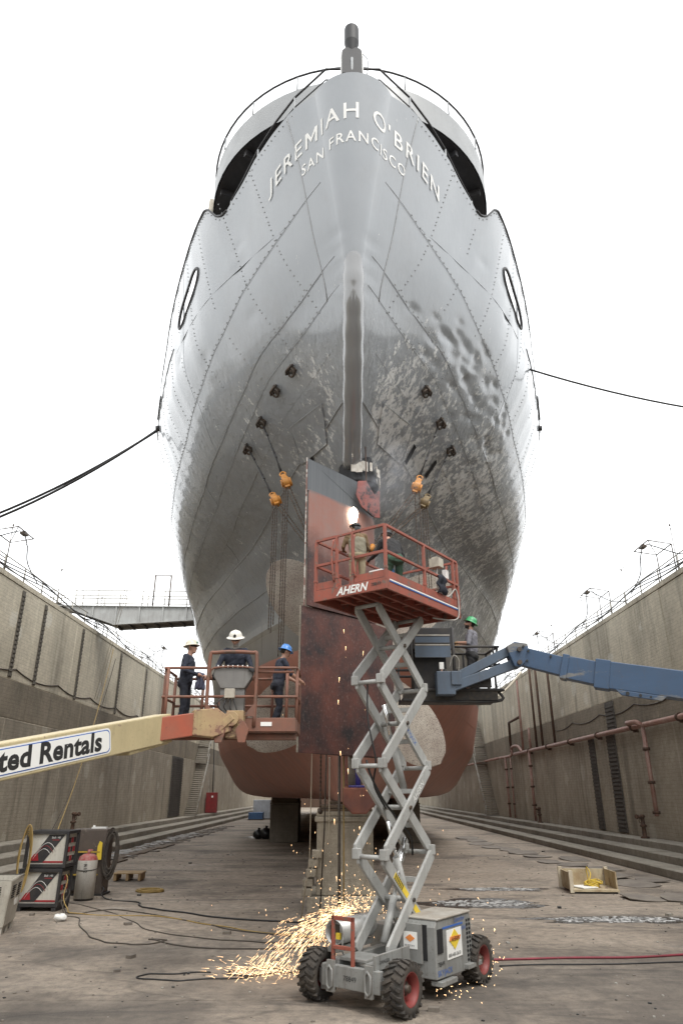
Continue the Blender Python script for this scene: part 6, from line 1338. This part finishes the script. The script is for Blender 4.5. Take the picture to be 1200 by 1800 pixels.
# ------------------------------------------------------------------ cables, hoses and ropes
def ground_hose(pts, r, name, m_, label, cat, n=8):
    P = smooth_path([(x, y, z if len(p) > 2 else r) for p in pts for x, y, z in [tuple(p) + ((r,) if len(p) < 3 else ())]], n)
    P = [q + np.array([.04*math.sin(i*.9), .05*math.sin(i*.55), 0]) for i, q in enumerate(P)]
    return tag(MB().tube(P, r, 6).build(name, m_, None), label, cat)
M_YH = mat('hose_yellow_tan', (.36, .25, .08), (.3, .2, .07), 6, .7, dirt=.3)
ground_hose([(-7.9, 22.0, .6), (-7.7, 21.7, .1), (-7.2, 21.4), (-6.4, 22.1), (-4.0, 20.4), (-2.7, 19.1), (-.6, 18.0), (.2, 17.6)], .015, 'welding_cable', M_HOSE, 'dark welding cable running straight from the machines to the pier', 'cable')
ground_hose([(-7.9, 22.1, .9), (-7.6, 21.6, .15), (-7.0, 21.3), (-5.0, 21.0), (-3.6, 20.0), (-2.2, 18.9), (-.4, 18.1)], .015, 'air_hose', M_YH, 'tan yellow hose lying beside the dark cables', 'hose')
ground_hose([(-7.8, 22.2, .5), (-7.5, 21.2, .05), (-6.9, 20.6), (-5.9, 18.4), (-5.2, 17.6), (-4.5, 17.3), (-3.9, 17.7), (-4.3, 17.9), (-3.3, 17.1), (-1.4, 16.8), (-.5, 17.2)], .015, 'welding_cable', M_HOSE, 'dark welding cable with a loose loop on the floor', 'cable')
ground_hose([(-7.6, 24.6, .3), (-7.3, 24.2), (-6.1, 23.4), (-5.8, 22.6), (-5.1, 22.1), (-3.6, 21.0), (-1.9, 20.2), (-.7, 20.0)], .022, 'thick_hose', M_CABLE, 'thick black hose trailing from the brown cabinet', 'hose')
ground_hose([(-7.7, 22.0, .2), (-6.4, 21.7), (-5.2, 19.9), (-4.2, 18.6), (-2.8, 17.9), (-1.6, 17.5), (-.3, 17.6)], .013, 'welding_cable', M_HOSE, 'thin dark cable crossing between the looped cable and tan hose', 'cable')
ground_hose([(-2.4, 14.8), (-3.0, 14.75), (-3.6, 14.6), (-3.45, 14.3), (-2.8, 14.25), (-2.2, 14.35), (-1.4, 14.6), (-1.1, 15.0), (-1.7, 15.1), (-2.1, 14.8), (-1.6, 14.6), (-.6, 14.9)], .013, 'coiled_cable', M_CABLE, 'black cable lying in loops under the spray of sparks', 'cable')
cy = MB()
for k in range(9): cy.tube([(-6.4 + .45*math.cos(t)*random.uniform(.7, 1.05), 25.95 + .32*math.sin(t), .02 + .008*k) for t in np.linspace(0, 2*math.pi, 21)[:-1]], .018, 5, closed=True)
tag(cy.build('hose_coil', M_YH), 'flat coil of tan hose lying alone on the floor', 'hose')
cy = MB()
for k in range(6): cy.tube([(-9.05 + .05*k*.4 + .16*math.cos(t), 21.75 - .03*k, 1.35 + (.62 + .05*k)*math.sin(t)) for t in np.linspace(0, 2*math.pi, 25)[:-1]], .018, 5, closed=True)
tag(cy.build('hose_coil', M_YH), 'yellow hose coil hung on the corner of the machine stack', 'hose')
M_RHOSE = mat('hose_red', (.25, .03, .05), (.18, .03, .04), 5, .6, dirt=.3)
ground_hose([(2.2, 15.5), (3.5, 15.9), (5.2, 15.95), (7.0, 16.25), (10, 16.6), (13, 17)], .022, 'air_hose', M_RHOSE, 'red hose crossing the floor beside the lift wheel', 'hose')
ground_hose([(3.0, 15.3), (5.0, 15.5), (8, 15.7), (12, 15.9)], .014, 'thin_cable', M_CABLE, 'thin dark cable lying in front of the red hose', 'cable')
def line(pts, r, name, m_, label, cat): return tag(MB().tube(pts, r, 6).build(name, m_), label, cat)
# hanging lines at the rudder and pier
line([(-.62, 15.9, 7.05), (-.66, 16.2, 3.8), (-.75, 18, 1.6), (-1.0, 19.2, .02)], .012, 'tag_line', M_ROPE, 'pale thin line hanging down the rudder face to the floor', 'line')
line([(-.35, 17.2, 4.2), (-.4, 17.6, 2.3), (-.55, 19.6, .05)], .02, 'hanging_cable', M_HOSE, 'brown cable hanging from the rudder foot to the floor', 'cable')
line([(-.05, 17.0, 3.9), (-.05, 17.0, .05)], .035, 'hanging_hose', M_HOSE, 'black hose hanging straight down before the stepped pier', 'hose')
line([(.05, 17.05, 3.9), (.05, 17.05, .3)], .018, 'hanging_hose', M_YH, 'thin yellow hose hanging beside the black one', 'hose')
line([(-.28, 17.4, 3.85), (-.3, 18.2, 2.1), (-.9, 19.6, 1.0), (-1.05, 20.4, .05)], .013, 'tag_line', M_ROPE, 'pale slack line hanging beside the stepped pier', 'line')
ch = chain((-.5, 17.6, 5.2), (-.5, 17.6, 2.75), .022); ch.sphere((-.5, 17.6, 2.65), .06, 8); tag(ch.build('hanging_chain', M_CHAIN), 'dark chain with a hook hanging below the rudder', 'chain')
# mooring lines
for k in (0, 1): line(catenary((-7.5, 24.76, 16.95 + .05*k), (-21 - k*.6, 26, 11.7), 1.1 + .35*k, 24), .05, 'mooring_line', M_CABLE, ['upper of the two black cables from ship side to quay', 'lower of the two black cables from ship side to quay'][k], 'cable')
line(catenary((6.68, 20.5, 16.98), (24, 24, 17.2), 1.0, 24), .035, 'mooring_line', M_CABLE, 'single dark cable slung from ship side over red pipe wall', 'cable')
line(catenary((8.3, 28.5, 17.2), (15, 34, 13.6), .2, 8), .012, 'guy_wire', M_GALV, 'thin wire from ship side down to the pipe-side quay', 'wire')
for k in (0, 1): line(catenary((-8.3 - .1*k, 28.2, 17.3), (-13.9 - .15*k, 40, 8.0), .3, 10), .012, 'guy_wire', M_ROPE, ['thin pale line from ship side down past gangway, ship-side strand', 'thin pale line from ship side down past gangway, wall-side strand'][k], 'line')
line(catenary((-16.3, 49, 12.8), (-9.2, 24, 1.4), 1.2, 16), .02, 'air_hose', M_YH, 'yellow hose dropping from the quay to welding machines', 'hose')
line(catenary((-16.3, 50, 12.8), (-14.0, 36, 1.1), 1.6, 16), .02, 'hanging_cable', M_HOSE, 'brown cable hanging down the gangway-side wall', 'cable')
line(catenary((16.2, 62.5, 13.2), (8.9, 60, 10.3), 1.4, 18), .09, 'mooring_line', M_ROPE, 'thick pale rope sagging between wall top and ship bottom', 'rope')
for s, y0, y1 in ((-1, 29, 62), (1, 28, 52)):
    P = []; y = y0
    while y < y1: P += catenary((s*(HW - .02 + (.18 if s < 0 else .1)), y, 8.75 if s < 0 else 7.6), (s*(HW - .02 + (.18 if s < 0 else .1)), y + 5.4, 8.75 if s < 0 else 7.6), .28, 7)[:-1]; y += 5.4
    line(P, .03, 'wall_cable', M_HOSE, 'slack cable looped along the wall face, ' + ('gangway side' if s < 0 else 'red pipe side'), 'cable')
# ------------------------------------------------------------------ things on the platform
lm = pmat(lift)
def on_lift(x, y, z): v = lm @ Vector((x, y, z)); return (v.x, v.y, v.z)
p = on_lift(-.75, -.22, 6.69); bxw = empty('white_box', p, math.atan2(.806, .592), 'white box with yellow label standing on the lift platform', 'box')
MB().box((0, 0, .2), (.26, .3, .4)).build('body', M_WLAB, bxw, bevel=.012); MB().box((-.132, .02, .24), (.006, .12, .1)).build('label_plate', M_YEL, bxw)
m = MB(); c = on_lift(.62, -.86, 7.15); V = []
for j in range(9):
    for i in range(5): V.append((c[0] + (i - 2)*.05 + .03*math.sin(j*1.3), c[1] + (i - 2)*.06 + .03*math.sin(i*2. + j), c[2] + .08 - j*.045 - .02*abs(i - 2)))
m.add(V, [(j*5 + i, j*5 + i + 1, (j + 1)*5 + i + 1, (j + 1)*5 + i) for j in range(8) for i in range(4)], 0, True); o = m.build('dark_rag', M_NAVY2); o.modifiers.new('t', 'SOLIDIFY').thickness = .03; tag(o, 'dark rag hung over the lift platform mid rail', 'cloth')
p = on_lift(-.5, .1, 6.7); m = MB().sphere((p[0] + .35, p[1] + .35, p[2] + .55), .14, 10, sc=(1, .7, 1.4)); tag(m.build('blue_bag', plain('bag_blue', (.05, .18, .42), .5)), 'bright blue bag between the two workers on the lift platform', 'bag')
# ------------------------------------------------------------------ cutting flame, sparks, smoke
M_ARC = emit('cutting_glow', (1, .88, .7), 9); M_SPARK = emit('spark', (1, .6, .3), 3.4)
wp = np.array(rud_pt(.85, 9.78, -.26)); wq = np.array(rud_pt(.85, 9.78, .26)); wpt = wp if wp[1] < wq[1] else wq
pts = [(.0, .3), (.12, .26), (.22, .12), (.17, -.05), (.1, -.3), (-.02, -.38), (-.08, -.2), (-.2, -.02), (-.12, .2)]
o = MB().prism([(a, b) for a, b in pts], wpt + np.array([0, -.04, 0]), (.78*.7, .62*.7, 0), (0, 0, .8), .03).build('cutting_flame', M_ARC); tri_fan_fix(o.data); tag(o, 'glaring white cutting flame on the rudder above the welder', 'flame')
sp = MB(); rs_ = random.Random(5)
def spark(p, d, L, r): 
    d = unit(d); x, y, _ = frame(d); p = np.array(p)
    sp.add([p + x*r, p - x*.5*r + y*.87*r, p - x*.5*r - y*.87*r, p + d*L], [(0, 1, 3), (1, 2, 3), (2, 0, 3), (2, 1, 0)])
for k in range(1500):                                   # spray thrown left over the floor on ballistic paths
    v, up_, sy = rs_.uniform(1.2, 4.6), rs_.gauss(.0, .5), rs_.gauss(0, .55); t = rs_.random()**.8*.62
    p = np.array([.2 - v*t*.95 + rs_.gauss(0, .05), 14.6 + sy*t + rs_.gauss(0, .06), 1.02 + up_*t - 4.9*t*t + rs_.gauss(0, .04)]); vel = np.array([-v, sy, up_ - 9.8*t])
    if p[2] < .03:
        if rs_.random() < .55: continue
        p[2] = .03 + abs(rs_.gauss(0, .07)); vel[2] = abs(rs_.gauss(0, .9))
    spark(p, vel, min(.22, .022*np.linalg.norm(vel)*rs_.uniform(.5, 1.6)), rs_.uniform(.0013, .003))
for k in range(330):                                    # burst round the lift tank
    p = np.array([.25, 14.5, 1.05]) + np.array([rs_.gauss(0, .33), rs_.gauss(0, .25), abs(rs_.gauss(0, .16))]); spark(p, (rs_.gauss(-.4, .6), rs_.gauss(0, .3), rs_.gauss(-.2, .5)), rs_.uniform(.01, .05), rs_.uniform(.002, .004))
for k in range(220):
    p = np.array([rs_.gauss(.2, .8), 14.6 + rs_.gauss(0, .4), .6 + rs_.expovariate(1.6)]); spark(p, (rs_.gauss(0, .25), 0, -1), rs_.uniform(.01, .04), rs_.uniform(.002, .004))
for k in range(14):                                    # falling from the cut
    p = np.array([rs_.gauss(.22, .22), 15.4 + rs_.gauss(0, .3), rs_.uniform(1.2, 7)]); spark(p, (rs_.gauss(0, .05), 0, -1), rs_.uniform(.05, .13), rs_.uniform(.004, .007))
for k in range(45):
    p = np.array([2.6 + rs_.gauss(0, .22), 14.6 + rs_.gauss(0, .2), abs(rs_.gauss(.3, .35))]); spark(p, (rs_.gauss(.3, .4), 0, rs_.gauss(-.5, .5)), rs_.uniform(.015, .05), rs_.uniform(.003, .006))
for k in range(30):
    p = np.array([1.9 + rs_.gauss(0, .3), 12.9 + rs_.gauss(0, .15), abs(rs_.gauss(.12, .1))]); spark(p, (rs_.gauss(.3, .5), 0, rs_.gauss(.1, .5)), rs_.uniform(.015, .04), rs_.uniform(.003, .005))
tag(sp.build('sparks', M_SPARK), 'shower of orange sparks spraying over the lift and floor', 'sparks', kind='stuff')
n = NT('cutting_smoke'); n.t.nodes.remove(n.b); v = n.new('ShaderNodeVolumePrincipled'); v.inputs['Color'].default_value = (.8, .83, .9, 1)
tc = n.new('ShaderNodeTexCoord').outputs['Object']; mp = n.new('ShaderNodeMapping'); n.l(tc, mp.inputs[0]); mp.inputs['Location'].default_value = (-1.25, -16.3, -10.75); mp.inputs['Scale'].default_value = (1, 1, 1)
ln = n.new('ShaderNodeVectorMath', operation='LENGTH'); n.l(mp.outputs[0], ln.inputs[0]); fall = n.ramp(n.math('MULTIPLY', ln.outputs['Value'], .85), (.1, 1.), (.95, 0.))
n.l(n.math('MULTIPLY', n.math('MULTIPLY', fall, n.ramp(n.noise(tc, 1.6, 5, .6, .8), (.45, 0.), (.75, 1.))), 1.3), v.inputs['Density']); n.l(v.outputs[0], n.out.inputs['Volume'])
o = MB().sphere((1.25, 16.3, 10.75), 1.15, 16, sc=(1, .8, 1)).build('smoke', n.mat); tag(o, 'thin blue grey smoke drifting from the cut beside rudder', 'smoke', kind='stuff')

# grit, chips and scraps scattered over the floor
gr = MB(); rg = random.Random(9)
for k in range(1500):
    y = 9 + 34*rg.random()**1.4; x = rg.uniform(-11.5, 11.5); s_ = rg.uniform(.006, .028)*(1 + (rg.random() < .06)*2.2)
    a = rg.uniform(0, 3.1); gr.box((x, y, s_*.3), (s_*2, s_*1.4, s_*.7), rz=a, mi=rg.choice((0, 0, 1, 2)))
tag(gr.build('floor_grit', [M_SHEET, M_INK, M_GALV]), 'grit and small chips scattered over the dock floor', 'grit', kind='stuff')
